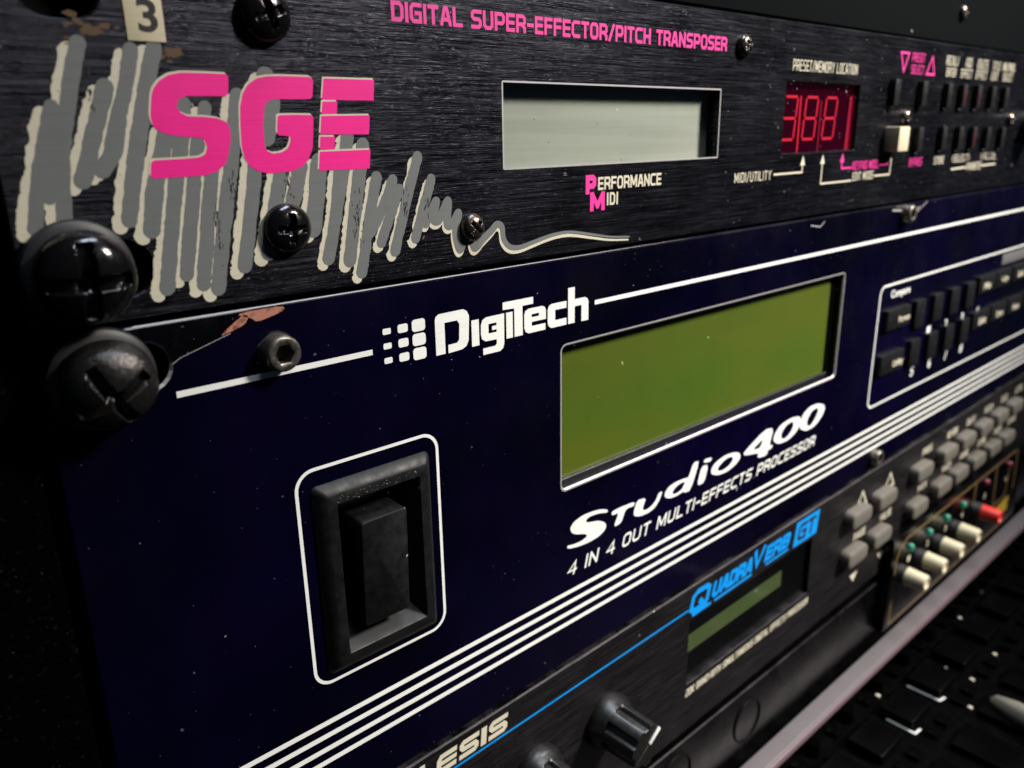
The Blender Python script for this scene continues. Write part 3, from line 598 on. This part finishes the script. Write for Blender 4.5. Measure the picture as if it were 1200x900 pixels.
# ================================================================ unit two: tall gloss processor
U2 = thing('studio_processor', 'midnight blue glossy two-space processor with green display and power switch', 'rack unit', (0, 0, -132))
KX = [(222.6, 236.5, -82.0, -76.3), (220.5, 234.5, -96.3, -91.0)]
panel('face_panel', -1.5, 482.6, -131.8, -44.5, M_gloss, U2, ch=0.4, slope=0.0142, edge=M_edge, rim_lit=False, holes=[
    (84.1, 194.0, -90.2, -61.2, 1.0, 0.27), (32.6, 51.0, -104.0, -74.3, 0.3, 0.05),
    (2.0, 13.3, -52.9, -46.9, 2.9, 0.35), (2.0, 13.3, -128.0, -122.0, 2.9, 0.35)])
link('chassis', rbox(20, 462, 14.2, 110, -130, -46, 0.5), M_void, U2)
prints('edge_highlight', [[[(9.5, -44.72), (30, -44.70), (60, -44.66), (100, -44.60), (125, -44.56), (100, -44.54), (60, -44.52), (30, -44.52), (9.5, -44.54)]]], M_edge_highlight, U2, y=-0.03)  # highlight on the top edge, painted as a tapering pale strip
dsp = link('display', mesh_of([(82, 2.7, -93), (197, 2.7, -93), (197, 2.7, -58.5), (82, 2.7, -58.5)], [(0, 1, 2, 3)]), M_lcd_green, U2)
link('display_gasket', panel('x', 82, 197, -93, -58.5, M_blk, None, holes=[(84.6, 192.6, -89.2, -61.0, 0.3, 0.1)], y=1.9, th=0.7, ch=0.1).data.copy(), None, U2)
bpy.data.objects.remove([o for o in COL.objects if o.name.startswith('x')][0])
prints('display_outline', [ribbon(rrect(83.65, 194.45, -90.65, -60.75, 1.4, 6), 0.30, True)], M_edge, U2, y=-0.035)
# power switch
SW = link('power_switch', (lambda: loft([
    [(x, 0.2, z) for x, z in rrect(30.5, 52.3, -105.6, -72.7, 1.0, 4)], [(x, -0.25, z) for x, z in rrect(30.6, 52.2, -105.5, -72.8, 1.0, 4)], [(x, -1.2, z) for x, z in rrect(31.7, 51.3, -104.4, -73.7, 0.7, 4)],
    [(x, -1.5, z) for x, z in rrect(32.2, 50.9, -103.9, -74.2, 0.5, 4)], [(x, -1.6, z) for x, z in rrect(32.5, 50.6, -103.6, -74.5, 0.4, 4)],
    [(x, -1.6, z) for x, z in rrect(33.9, 49.3, -102.3, -76.0, 0.35, 4)], [(x, -1.35, z) for x, z in rrect(34.1, 49.1, -102.1, -76.2, 0.3, 4)],
    [(x, 3.6, z) for x, z in rrect(35.6, 47.6, -99.6, -77.0, 0.3, 4)]], cap1=True))(), M_sw, U2, label='moulded black rocker switch in a recessed frame')
def rocker():
    pr = [(-0.8, 3.5), (-0.8, -0.4), (-0.45, -0.95), (0.0, -1.15)]
    rings = []
    for ins, y in ((-0.15, 3.6), (0.0, 0.2), (0.0, -1.95), (0.08, -2.12), (0.26, -2.2)):
        rings.append([(x, y + (0.9 * (( -90.0 - z) / 10.0) if y < 1 else 0) * 0.55 - 0.2, z) for x, z in rrect(37.0 + ins, 45.6 - ins, -98.7 + ins, -79.8 - ins, 0.7 if ins < 0.2 else 0.4, 4)])
    return loft(rings, sharp=30)
rk = link('rocker', rocker(), M_sw, SW)
prints('switch_border', [ribbon(rrect(28.35, 54.1, -106.9, -70.0, 3.0, 8), 0.55, True)], M_white, U2)
# printed lines
prints('white_line', [ribbon([(13.5, -54.2), (43.0, -54.2)], 0.85), ribbon([(92.8, -53.95), (470, -53.6)], 0.85)], M_white, U2, label='white rule interrupted by the maker lettering')
prints('stripes', [ribbon([(12, z), (470, z + 0.9)], 0.92) for z in (-114.1, -116.5, -119.0, -121.4)], M_white, U2, label='four parallel white stripes')
prints('key_group_border', [ribbon(rrect(218.2, 446, -106.1, -68.2, 2.6, 6), 0.62, True)], M_white, U2)
dots = []
for (cx, hw, hz) in ((45.75, 0.75, 0.47), (48.7, 0.95, 0.68), (51.7, 1.28, 0.98)):
    for cz in (-51.45, -53.75, -56.05): dots.append([rrect(cx - hw, cx + hw, cz - hz, cz + hz, hz * 0.55, 4)])
prints('dot_emblem', dots, M_white, U2, label='three by three grid of growing white rounded squares')
LG = [[[(54.9, -57.1), (54.9, -51.3), (55.1, -50.7), (55.7, -50.35), (60.7, -50.3), (61.5, -50.7), (61.95, -51.6), (61.7, -55.7), (61.2, -56.6), (60.3, -57.0), (57.4, -57.15), (57.4, -55.75),
        (59.2, -55.7), (59.7, -55.3), (59.85, -52.6), (59.4, -51.95), (56.8, -51.95), (56.8, -57.1)]],
      [[(62.4, -57.0), (62.4, -52.5), (64.0, -52.5), (64.0, -57.0)]],
      [[(64.8, -58.9), (64.8, -57.75), (67.5, -57.75), (67.9, -57.4), (67.9, -56.65), (65.4, -56.6), (64.6, -56.1), (64.4, -55.2), (64.45, -53.6), (64.8, -52.8), (65.6, -52.45), (69.7, -52.4), (69.6, -57.7), (69.3, -58.5), (68.6, -58.9)],
       [(66.1, -53.7), (66.1, -55.35), (67.9, -55.35), (67.9, -54.9), (66.9, -54.9), (66.9, -54.2), (67.9, -54.2), (67.9, -53.7)]],
      [[(70.15, -57.0), (70.15, -52.4), (71.65, -52.4), (71.65, -57.0)]],
      [[(69.4, -50.5), (76.6, -50.5), (76.6, -51.75), (74.0, -51.75), (74.0, -57.0), (72.05, -57.0), (72.05, -51.9), (69.4, -51.8)]],
      [[(74.4, -53.5), (74.7, -52.8), (75.4, -52.5), (78.9, -52.5), (79.5, -52.8), (79.75, -53.4), (79.75, -55.0), (76.2, -55.0), (76.2, -55.75), (79.6, -55.75), (79.6, -56.95), (75.4, -56.95), (74.7, -56.6), (74.4, -55.9)],
       [(76.2, -53.6), (76.2, -54.15), (78.0, -54.15), (78.0, -53.6)]],
      [[(80.2, -53.5), (80.5, -52.8), (81.2, -52.5), (85.05, -52.5), (85.05, -53.75), (82.1, -53.75), (82.1, -55.65), (85.05, -55.65), (85.05, -56.95), (81.2, -56.95), (80.5, -56.6), (80.2, -55.9)]],
      [[(85.5, -56.95), (85.5, -50.2), (87.25, -50.2), (87.25, -52.5), (90.0, -52.5), (90.7, -52.8), (91.0, -53.5), (91.0, -57.0), (89.1, -57.0), (89.1, -53.85), (87.25, -53.85), (87.25, -56.95)]]]
prints('maker_lettering', LG, M_white, U2, label='white rounded block maker name')
prints('model_lettering', [[chaikin(l, 0.2) for l in g] for g in TR['studio']], M_white, U2, label='white wide italic model name')
block('caption_lettering', '4 IN 4 OUT MULTI-EFFECTS PROCESSOR', 85.6, 186.2, -110.3, -107.2, M_white, U2, t=0.52, gap=0.52, shear=0.25, slope=0.012)
# keys in the bordered group
kw = rbox(-8.0, 8.0, -1.5, 2, -3.2, 3.2, 0.45)
kn = rbox(-3.6, 3.6, -1.3, 2, -4.6, 4.6, 0.45)
for x, z in ((230, -79.0), (229, -93.0)): link('key', kw, M_blk, U2, (x, -0.05, z))
for k in range(4):
    link('key', kn, M_blk, U2, (246.6 + 14.2 * k, -0.05, -80.4)); link('key', kn, M_blk, U2, (246.2 + 14.1 * k, -0.05, -93.4))
for x, z in ((304, -78.2), (321, -78.2), (339, -78.2), (357, -78.2), (303, -91.2), (321, -91.2), (339, -91.2), (357, -91.2)): link('key', kw, M_blk, U2, (x, -0.05, z))
link('indicator_window', rbox(319.5, 356, -0.4, 1, -73.4, -69.6, 0.2), mat('grey_indicator', (0.12, 0.115, 0.12), 0.5), U2)
text('key_lettering', 'Compare', 225.6, 239.0, -73.2, -70.1, M_white, U2, bold=0.02)
text('key_lettering', 'Program', 229.5, 237.5, -81.0, -78.4, M_cream, U2, y=-1.58, bold=0.02)
text('key_lettering', 'Utility', 229.2, 236.6, -95.2, -92.5, M_cream, U2, y=-1.58, bold=0.02)
for k, s in enumerate('1234'): text('key_lettering', s, 257.4 + 14.4 * k - (0.6 if s == '1' else 0), 259.6 + 14.4 * k, -89.9, -86.6, M_white, U2, bold=0.02)
for k, s in enumerate('5678'): text('key_lettering', s, 247.6 + 14.0 * k, 250.0 + 14.0 * k, -102.0, -98.5, M_white, U2, bold=0.02)
for x, z, s in ((303, -78.8, 'Mix'), (321, -78.8, 'Up'), (303, -92, 'Edit'), (321, -92, 'Down'), (339, -78.8, 'Bank'), (339, -92, 'Next')):
    text('key_lettering', s, x - 2.5, x + 4.5, z - 1.2, z + 1.3, M_cream, U2, y=-1.58, bold=0.02)
# hex screws of the face
hx = hex_head(2.55, 2.6, 1.45)
for x, z in ((27.7, -51.1), (228.0, -47.4), (226.4, -124.2)):
    link('hex_screw', hx, M_hex, U2, (x, -0.02, z))
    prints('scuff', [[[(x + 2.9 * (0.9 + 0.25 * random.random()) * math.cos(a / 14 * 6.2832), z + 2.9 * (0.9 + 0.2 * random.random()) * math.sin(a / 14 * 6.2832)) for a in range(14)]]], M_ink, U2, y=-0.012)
# reflections painted on the corner: dark patch with border line, salmon-coloured hand
prints('corner_reflection', [[chaikin([(8.0, -44.95), (28.9, -44.9), (27.0, -46.3), (21.5, -47.4), (18.3, -48.3), (13.6, -50.0), (12.6, -46.9), (8.0, -46.2)], 0.1)]], M_corner_refl, U2, y=-0.02)
prints('hand_reflection', [[chaikin([(20.0, -47.7), (21.9, -46.3), (23.6, -45.3), (24.3, -45.6), (23.7, -46.6), (21.6, -47.3)])],
                       [chaikin([(22.6, -45.2), (24.2, -44.95), (29.2, -44.93), (29.6, -45.5), (27.8, -46.1), (25.3, -46.6), (24.6, -45.9)])]], M_hand_refl, U2, y=-0.03, label='salmon coloured painted reflection of a hand beneath the top edge')
prints('reflection_border', [ribbon([(13.5, -50.15), (14.6, -49.5), (18.4, -48.4), (21.5, -47.5)], 0.1)], M_edge, U2, y=-0.035)
prints('scratch', [ribbon([(219.5, -45.9), (226, -46.4), (236, -47.2), (238, -46)], 0.5), ribbon([(236, -47.8), (243.5, -44.9)], 0.3), ribbon([(173, -46.3), (178, -47), (180, -45.8)], 0.3)], M_edge, U2, y=-0.02, step=0.002)

def dust(name, n, x0, x1, z0, z1, m, parent, y, seed, q0=0.05, q1=0.13):
    rd = random.Random(seed); fl = []
    for _ in range(n):
        x, z, q, st = rd.uniform(x0, x1), rd.uniform(z0, z1), rd.uniform(q0, q1) * (2.2 if rd.random() < 0.06 else 1), rd.uniform(0.5, 1.6)
        a0 = rd.uniform(0, 3); fl.append([[(x + q * st * math.cos(k) * math.cos(a0) - q * math.sin(k) * math.sin(a0), z + q * st * math.cos(k) * math.sin(a0) + q * math.sin(k) * math.cos(a0)) for k in (0, 1.25, 2.5, 3.75, 5.0)]])
    o = prints(name, fl, m, parent, y=y, step=0.00005); o['kind'] = 'stuff'
    return o
M_dust = mat('pale_dust', (0.22, 0.21, 0.22), 0.9); M_dust2 = mat('dim_dust', (0.05, 0.05, 0.06), 0.9)
dust('dust_flecks', 34, 5, 360, -131, -45, M_dust, U2, -0.012, 5); dust('dust_haze', 700, 0, 360, -131, -45, M_dust2, U2, -0.010, 6, 0.04, 0.10)
dust('dust_flecks', 220, 130, 330, -43, -1, M_dust, U1, -0.012, 8, 0.05, 0.15); dust('dust_haze', 500, 0, 330, -43, -1, M_dust2, U1, -0.010, 9, 0.04, 0.1)
dust('dust_flecks', 60, 34, 49, -76, -74.6, M_dust, SW, -1.62, 12, 0.03, 0.08)

# ================================================================ unit three: reverb unit
RT = -0.0145
U3 = thing('reverb_unit', 'black brushed reverb unit with blue lettering and grey oval buttons', 'rack unit', (45, 0, -132), roty=RT)
panel('face_panel', -1.5, 482.6, -175.6, -132.05, M_brush2, U3, y=-0.35, ch=0.3, edge=M_brush2, holes=[(129.0, 190.0, -160.8, -142.0, 0.2, 0.12)])
link('chassis', rbox(20, 462, 6.2, 110, -174, -133, 0.5), M_void, U3)
link('smoked_window', mesh_of([(127, 0.9, -163), (192, 0.9, -163), (192, 0.9, -140), (127, 0.9, -140)], [(0, 1, 2, 3)]), M_smoke, U3)
link('display', mesh_of([(130.4, 0.8, -152.4), (175.5, 0.8, -152.4), (175.5, 0.8, -147.2), (130.4, 0.8, -147.2)], [(0, 1, 2, 3)]), M_lcd_dark, U3)
YP = -0.40
prints('blue_line', [ribbon([(20, -138.75), (128.6, -138.4)], 0.48)], M_blue, U3, y=YP)
def wide_letters():
    g = []
    def S(x0, x1, z0, z1):
        t = 1.05; zm = (z0 + z1) / 2; r = 1.0
        pts = [(x1, z1 - t / 2), (x0 + r, z1 - t / 2), (x0 + t / 2, z1 - t * 0.9), (x0 + t / 2, zm + t * 0.5), (x0 + r, zm + 0.02), (x1 - r, zm - 0.02), (x1 - t / 2, zm - t * 0.5), (x1 - t / 2, z0 + t * 0.9), (x1 - r, z0 + t / 2), (x0, z0 + t / 2)]
        g.append(ribbon(pts, t))
    z0, z1 = -137.75, -133.75
    E = lambda x0, x1: (g.append(ribbon([(x1, z1 - .5), (x0 + 1.2, z1 - .5), (x0 + .7, z1 - 1.2), (x0 + .7, z0 + 1.1), (x0 + 1.2, z0 + .5), (x1, z0 + .5)], 1.05)), g.append(ribbon([(x0 + 1.2, (z0 + z1) / 2), (x1, (z0 + z1) / 2)], 0.95)))
    g.append(ribbon([(38.0, z0), (40.6, z1 - 0.4), (43.2, z0)], 1.3)); g.append(ribbon([(39.2, z0 + 1.2), (42.2, z0 + 1.2)], 0.8))
    g.append(ribbon([(47.3, z1 + .3), (47.3, z0 + 0.5), (49.6, z0 + .5)], 1.3))
    E(50.6, 55.5); S(56.2, 61.0, z0, z1); g.append([[(61.6, z0), (63.0, z0), (63.0, z1), (61.6, z1)]]); S(63.6, 68.5, z0, z1)
    return [[[(x - 0.6 + 0.12 * (z + 135.7), z) for x, z in l] for l in p] for p in g]
prints('maker_lettering', wide_letters(), M_cream, U3, y=YP, step=0.0015, label='cream wide rounded maker name above the blue line')
block('model_lettering', 'Q', 129.2, 137.4, -140.2, -133.9, M_blue, U3, y=YP - 0.004, t=1.45, shear=0.32)
block('model_lettering', 'UADRA', 138.6, 157.4, -139.4, -134.9, M_blue, U3, y=YP - 0.006, t=1.2, shear=0.32, gap=0.5)
block('model_lettering', 'V', 157.2, 162.8, -139.3, -133.6, M_blue, U3, y=YP - 0.018, t=1.35, shear=0.32)
block('model_lettering', 'ERB', 163.6, 176.4, -139.2, -134.6, M_blue, U3, y=YP - 0.012, t=1.2, shear=0.32, gap=0.5)
prints('lettering_underline', [ribbon([(130, -140.6), (138, -140.5)], 0.9), ribbon([(139.5, -140.5), (157, -140.3)], 0.75), ribbon([(164.0, -140.2), (176, -140.1)], 0.7)], M_blue, U3, y=YP, step=0.001)
prints('suffix_block', [[[(178.6, -140.9), (192.0, -140.9), (193.2, -133.4), (180.0, -133.4)]]], M_blue, U3, y=YP - 0.002)
block('suffix_lettering', 'GT', 181.0, 191.0, -139.8, -134.6, M_ink, U3, y=YP - 0.010, t=1.1, shear=0.2)
block('caption_lettering', '20K BANDWIDTH SIMULTANEOUS DIGITAL EFFECTS PROCESSOR', 128.8, 190.6, -164.6, -162.4, M_cream, U3, y=YP, t=0.36, gap=0.5, shear=0.15)
ov = (lambda: loft([[(x, y, z) for x, z in rrect(-6.6 + i, 6.6 - i, -2.9 + i, 2.9 - i, 2.5 - i, 6)] for i, y in ((0, 0.2), (0.0, -2.6), (0.25, -3.2), (0.9, -3.5), (1.6, -3.55))]))()
QB = [(216.2, -143.6), (234.6, -143.6), (216.2, -157.6), (234.0, -157.6), (264.4, -143.4), (264.0, -157.5)] + [(x, -143.3) for x in (287.0, 305.0, 323.4, 341.6, 359.4)] + [(x, -156.6) for x in (285.6, 302.2, 320.6, 338.6, 355.0)]
for x, z in QB: link('oval_button', ov, M_button, U3, (x, YP + 0.05, z))
for x in (221.4, 241.5): prints('up_triangle', [ribbon([(x - 3.4, -142.2), (x + 3.4, -142.4), (x + 0.2, -137.5)], 0.7, True)], M_cream, U3, y=YP)
for x in (221.4, 241.5): prints('down_triangle', [[[(x - 2.8, -167.2), (x + 2.6, -167.2), (x, -170.4)]]], M_cream, U3, y=YP)
for s, x, z in (('PAGE', 222.5, -152.9), ('VALUE', 241.5, -152.9), ('PROG', 271.5, -137.8), ('MIX', 271.5, -152.2), ('REVERB', 294.5, -137.6), ('DELAY', 313, -137.6), ('PITCH', 332, -137.6), ('EQ', 350, -137.6), ('LEVEL', 368, -137.6),
                ('MIDI', 293.5, -151.4), ('NAME', 311, -151.4), ('STORE', 329.5, -151.4), ('MODE', 348, -151.4), ('BYPASS', 365, -151.4)):
    hw = 2.7 + 0.35 * len(s)
    block('caption_lettering', s, x - hw, x + hw, z - 1.4, z + 1.3, M_cream, U3, y=YP, t=0.45, gap=0.55)
# rotary knobs with flutes
def knob(name, x, z, R, r, H, ang, m_line, parent, label=None, y=0.0):
    n = 96
    def fl(a):
        k = math.cos(a * 7 + 1.2); return 1 - 0.15 * sstep(0.0, 0.6, k)
    rings = [ringy(R, 0, n), ringy(R, -1.4, n), ringy(R * 0.93, -2.3, n), ringy(r * 1.12, -3.2, n), ringy(r * 1.08, -3.8, n), ringy(r * 1.05, -4.0, n, fl), ringy(r, -H + 0.35, n, fl), ringy(r * 0.95, -H, n, fl), ringy(r * 0.6, -H, n)]
    k = link(name, loft(rings), M_knob, parent, (x, y, z), label=label)
    pl = link('pointer', rbox(-0.5, 0.5, -H - 0.25, -H + 0.1, r * 0.15, r * 0.95, 0.12), m_line, k, (x, y, z))
    pl2 = link('pointer_ridge', rbox(-0.16, 0.16, -H - 0.12, -H + 0.1, -r * 0.85, r * 0.15, 0.05), M_hex, k, (x, y, z))
    pl.rotation_euler = (0, ang, 0); pl2.rotation_euler = (0, ang, 0)
    return k
knob('rotary_knob', 97.8, -153.2, 6.8, 5.3, 12.0, 0.95, M_white, U3, y=YP, label='fluted black knob with a white pointer')
knob('rotary_knob', 75.2, -153.4, 6.6, 4.9, 12.0, 0.3, M_white, U3, y=YP)
knob('rotary_knob', 53.0, -153.4, 6.6, 4.9, 12.0, 0.3, M_white, U3, y=YP)

# ================================================================ unit four: lower unit with ivory knobs
U4 = thing('channel_unit', 'black unit outlined in gold with ivory knobs and green indicators', 'rack unit', (250, -4, -176), roty=-0.004)
panel('face_panel', -1.5, 482.6, -214, -176.4, M_lower, U4, y=-0.6, ch=0.3)
panel('raised_plate', 243.5, 378, -196.2, -159.4, M_lower, U4, y=-4.0, th=3.3, ch=0.3)
link('chassis', rbox(20, 462, 6.2, 110, -213, -177, 0.5), M_void, U4)
YL = -4.05
def lines(pl, w=0.75): return [ribbon(p, w) for p in pl]
prints('gold_outline', lines([[(366.5, -160.9), (254.6, -162.3), (250.0, -164.3), (247.2, -168.5), (247.4, -194.3), (370, -194.3)], [(319.5, -161.6), (321.2, -194)], [(343.0, -161.1), (345.5, -181), (360, -181), (361, -165)], [(368.6, -160.9), (370.2, -181)]]), M_gold, U4, y=YL, step=0.002)
prints('yellow_patch', [[[(349, -184), (366, -182.5), (366, -189.5), (349, -190.5)]]], M_yellow, U4, y=YL)
led = loft([ringy(1.5, 0.2, 20), ringy(1.5, -0.5, 20), ringy(1.1, -1.1, 20), ringy(0.5, -1.35, 20)])
for x in (258.2, 274.6, 291.0, 307.4): link('green_indicator', led, M_green_led, U4, (x, -4.0, -167.3))
for x in (331.7, 358.4): link('unlit_indicator', led, M_pink_led, U4, (x, -4.0, -165.3), own=True)
for i, x in enumerate((258.2, 274.6, 291.4, 308.0, 332.6, 358)): text('caption_lettering', '123456'[i], x - 1.0, x + 1.0, -173.1, -170.7, M_cream, U4, y=YL, bold=0.02)
cap = loft([ringy(3.35, 0, 32), ringy(3.2, -1.0, 32), ringy(2.8, -6.2, 32), ringy(2.5, -6.8, 32), ringy(1.9, -6.9, 32), ringy(1.6, -6.5, 32)])
bas = loft([ringy(3.5, 0, 28), ringy(3.4, -2.6, 28), ringy(2.6, -3.0, 28)])
rubber = mat('grey_knob_collar', (0.022, 0.022, 0.021), 0.55)
for i, x in enumerate((250.8, 266.8, 282.8, 299.4, 322.6)):
    k = link('knob_collar', bas, rubber, U4, (x, -4.0, -174.9)); r_ = i == 4
    link('knob_cap', cap, M_red if r_ else M_ivory, k, own=r_, loc=(x, -6.9, -174.9), label='red knob cap at the right end' if r_ else None)
# darker sockets on the left part of the lower face
for x, z in ((126.0, -186.5), (160.5, -188.0), (98, -186)):
    link('socket_ring', loft([ringy(7.0, 0, 36), ringy(6.9, -0.35, 36), ringy(6.7, -0.45, 36), ringy(6.4, -0.4, 36), ringy(6.2, 1.5, 36)], cap1=True), M_ring, U4, (x, -0.6, z))

# ================================================================ shelf rail and the desk mixer under it
rail = thing('shelf_rail', 'pale mauve metal rail running under the lower rack unit', 'rail', (250, -6, -202))
link('rail_top', rbox(-40, 520, -8.6, -3.2, -202.0, -199.6, 0.35, 3), M_lip, rail)
link('rail_lip', rbox(-40, 520, -9.2, -8.65, -202.6, -200.0, 0.25, 3), mat('rose_edge_strip', (0.22, 0.15, 0.175), 0.4, 0.2), rail)

desk = thing('mixing_desk', 'glossy black desk mixer lying flat below the mauve rail', 'mixer', (250, -60, -216))
M_desk = mat('black_desk_lacquer', (0.0007, 0.0007, 0.0009), 0.4, spec=0.05)
vary_rough(M_desk, noise(M_desk, 300, 4), 0.3, 0.7, 0.35, 0.6)
specks(M_desk, 190, 0.12, 0.06, (0.25, 0.22, 0.24))
M_cap = mat('black_fader_plastic', (0.0008, 0.0008, 0.001), 0.3, spec=0.06)
link('desk_top', rbox(60, 520, -230, 12, -217, -212.0, 0.5), M_desk, desk)
fc = rbox(0.5, 15.5, -25.6, -14.2, 0, 3.2, 0.7, 3)
kb = rbox(-2.2, 2.2, -2.0, 2.0, 0, 1.6, 0.4); lng = rbox(-6.6, 6.6, -9.0, 9.0, 0, 2.2, 0.5)
pk = mesh_of(*(lambda n: ([(2.7 * math.cos(2 * math.pi * i / n), 2.7 * math.sin(2 * math.pi * i / n), 0) for i in range(n)] + [(2.1 * math.cos(2 * math.pi * i / n), 2.1 * math.sin(2 * math.pi * i / n), 4.5) for i in range(n)],
     [(i, (i + 1) % n, n + (i + 1) % n, n + i) for i in range(n)] + [tuple(n + i for i in range(n))]))(20), smooth=True)
tip_m = rbox(-1.9, 1.9, -1.0, 1.0, 0, 1.5, 0.2)
dot_m = rbox(-0.6, 0.6, -0.7, 0.7, 0, 0.8, 0.2)
def hflat(polys, z, step=0.0):
    me = flat(polys, 0, step); me.transform(Matrix.Rotation(math.radians(-90), 4, 'X')); me.transform(Matrix.Translation((0, 0, z * MM)))
    if me.polygons[0].normal.z < 0: me.flip_normals()
    return me
for k in range(-6, 12):
    x = 220.4 + 22.2 * k
    link('square_key', fc, M_cap, desk, (x, 0, -212.0))
    link('long_key', lng, M_cap, desk, (x + 8, -46, -212.0))
    link('small_knob', pk, M_cap, desk, (x + 12.5, -8.4, -212.0))
    link('push_key', kb, M_cap, desk, (x + 3.5, -9.0, -212.0)); link('push_key', kb, M_cap, desk, (x + 4, -31.0, -212.0)); link('push_key', kb, M_cap, desk, (x + 12, -31.0, -212.0))
    link('ivory_key', tip_m, M_ivory, desk, (190.5 + 20.5 * (k + 1), -0.6 + 0.4 * (k % 2), -212.0))
for x, y in ((229.5, -10.5), (262.0, -29.5), (283.5, -29.8), (299.0, -12.0), (336, -22), (343, -25), (318, -36), (326, -40), (250, -38.5), (246, -34.5)):
    link('label_dot', dot_m, M_cream, desk, (x, y, -212.0))
link('key_outline', hflat([ribbon([(220.6, -17.6), (220.6, -26.9), (224.0, -27.2)], 0.75), ribbon([(242.8, -15.0), (242.8, -25.9), (245.9, -26.5)], 0.75)], -211.95), M_white, desk, label='white corner lines beside two of the black keys')
# pale lead lying across the desk in the near corner
def tube(path, radii, n=24):
    rings = []
    for i, p in enumerate(path):
        a, b = Vector(path[max(i - 1, 0)]), Vector(path[min(i + 1, len(path) - 1)]); d = (b - a).normalized()
        s = d.cross(Vector((0, 0, 1))).normalized(); u = s.cross(d)
        rings.append([tuple(Vector(p) + (s * math.cos(t) + u * math.sin(t)) * radii[i]) for t in [2 * math.pi * k / n for k in range(n)]])
    return loft(rings, cap0=True)
plug = thing('cable_plug', 'pale cream jack plug lying on the black mixer at lower right', 'plug', (250, -45, -208))
link('plug_body', tube([(252.6, -38.5, -209.5), (252.2, -40, -209.4), (250.5, -46, -208.8), (248.5, -54, -208.2), (246, -60, -207.8)], [1.0, 2.4, 3.6, 4.2, 4.2]), mat('cream_plug_moulding', (0.22, 0.21, 0.17), 0.4), plug)
link('cable', tube([(248, -60, -207.0), (245, -75, -206), (238, -100, -208), (225, -140, -209)], [2.0, 2.0, 2.0, 2.0]), mat('cream_cable_sheath', (0.42, 0.38, 0.30), 0.5), plug)

# ================================================================ screws that hold the units in the rack
rack_screw('big black cross-head screw covering the left end of the pink lettered panel', 4.4, -37.4, -3.6, 5.1, 4.0, M_screw, 0.0, 0.12, -0.12, arm=4.3, wid=1.45)
rack_screw('scuffed cross-head screw sitting askew at the upper left of the blue panel', 4.9, -50.0, -3.6, 5.2, 4.2, M_screw_worn, 0.5, 0.30, -0.15, arm=4.3, wid=1.3)
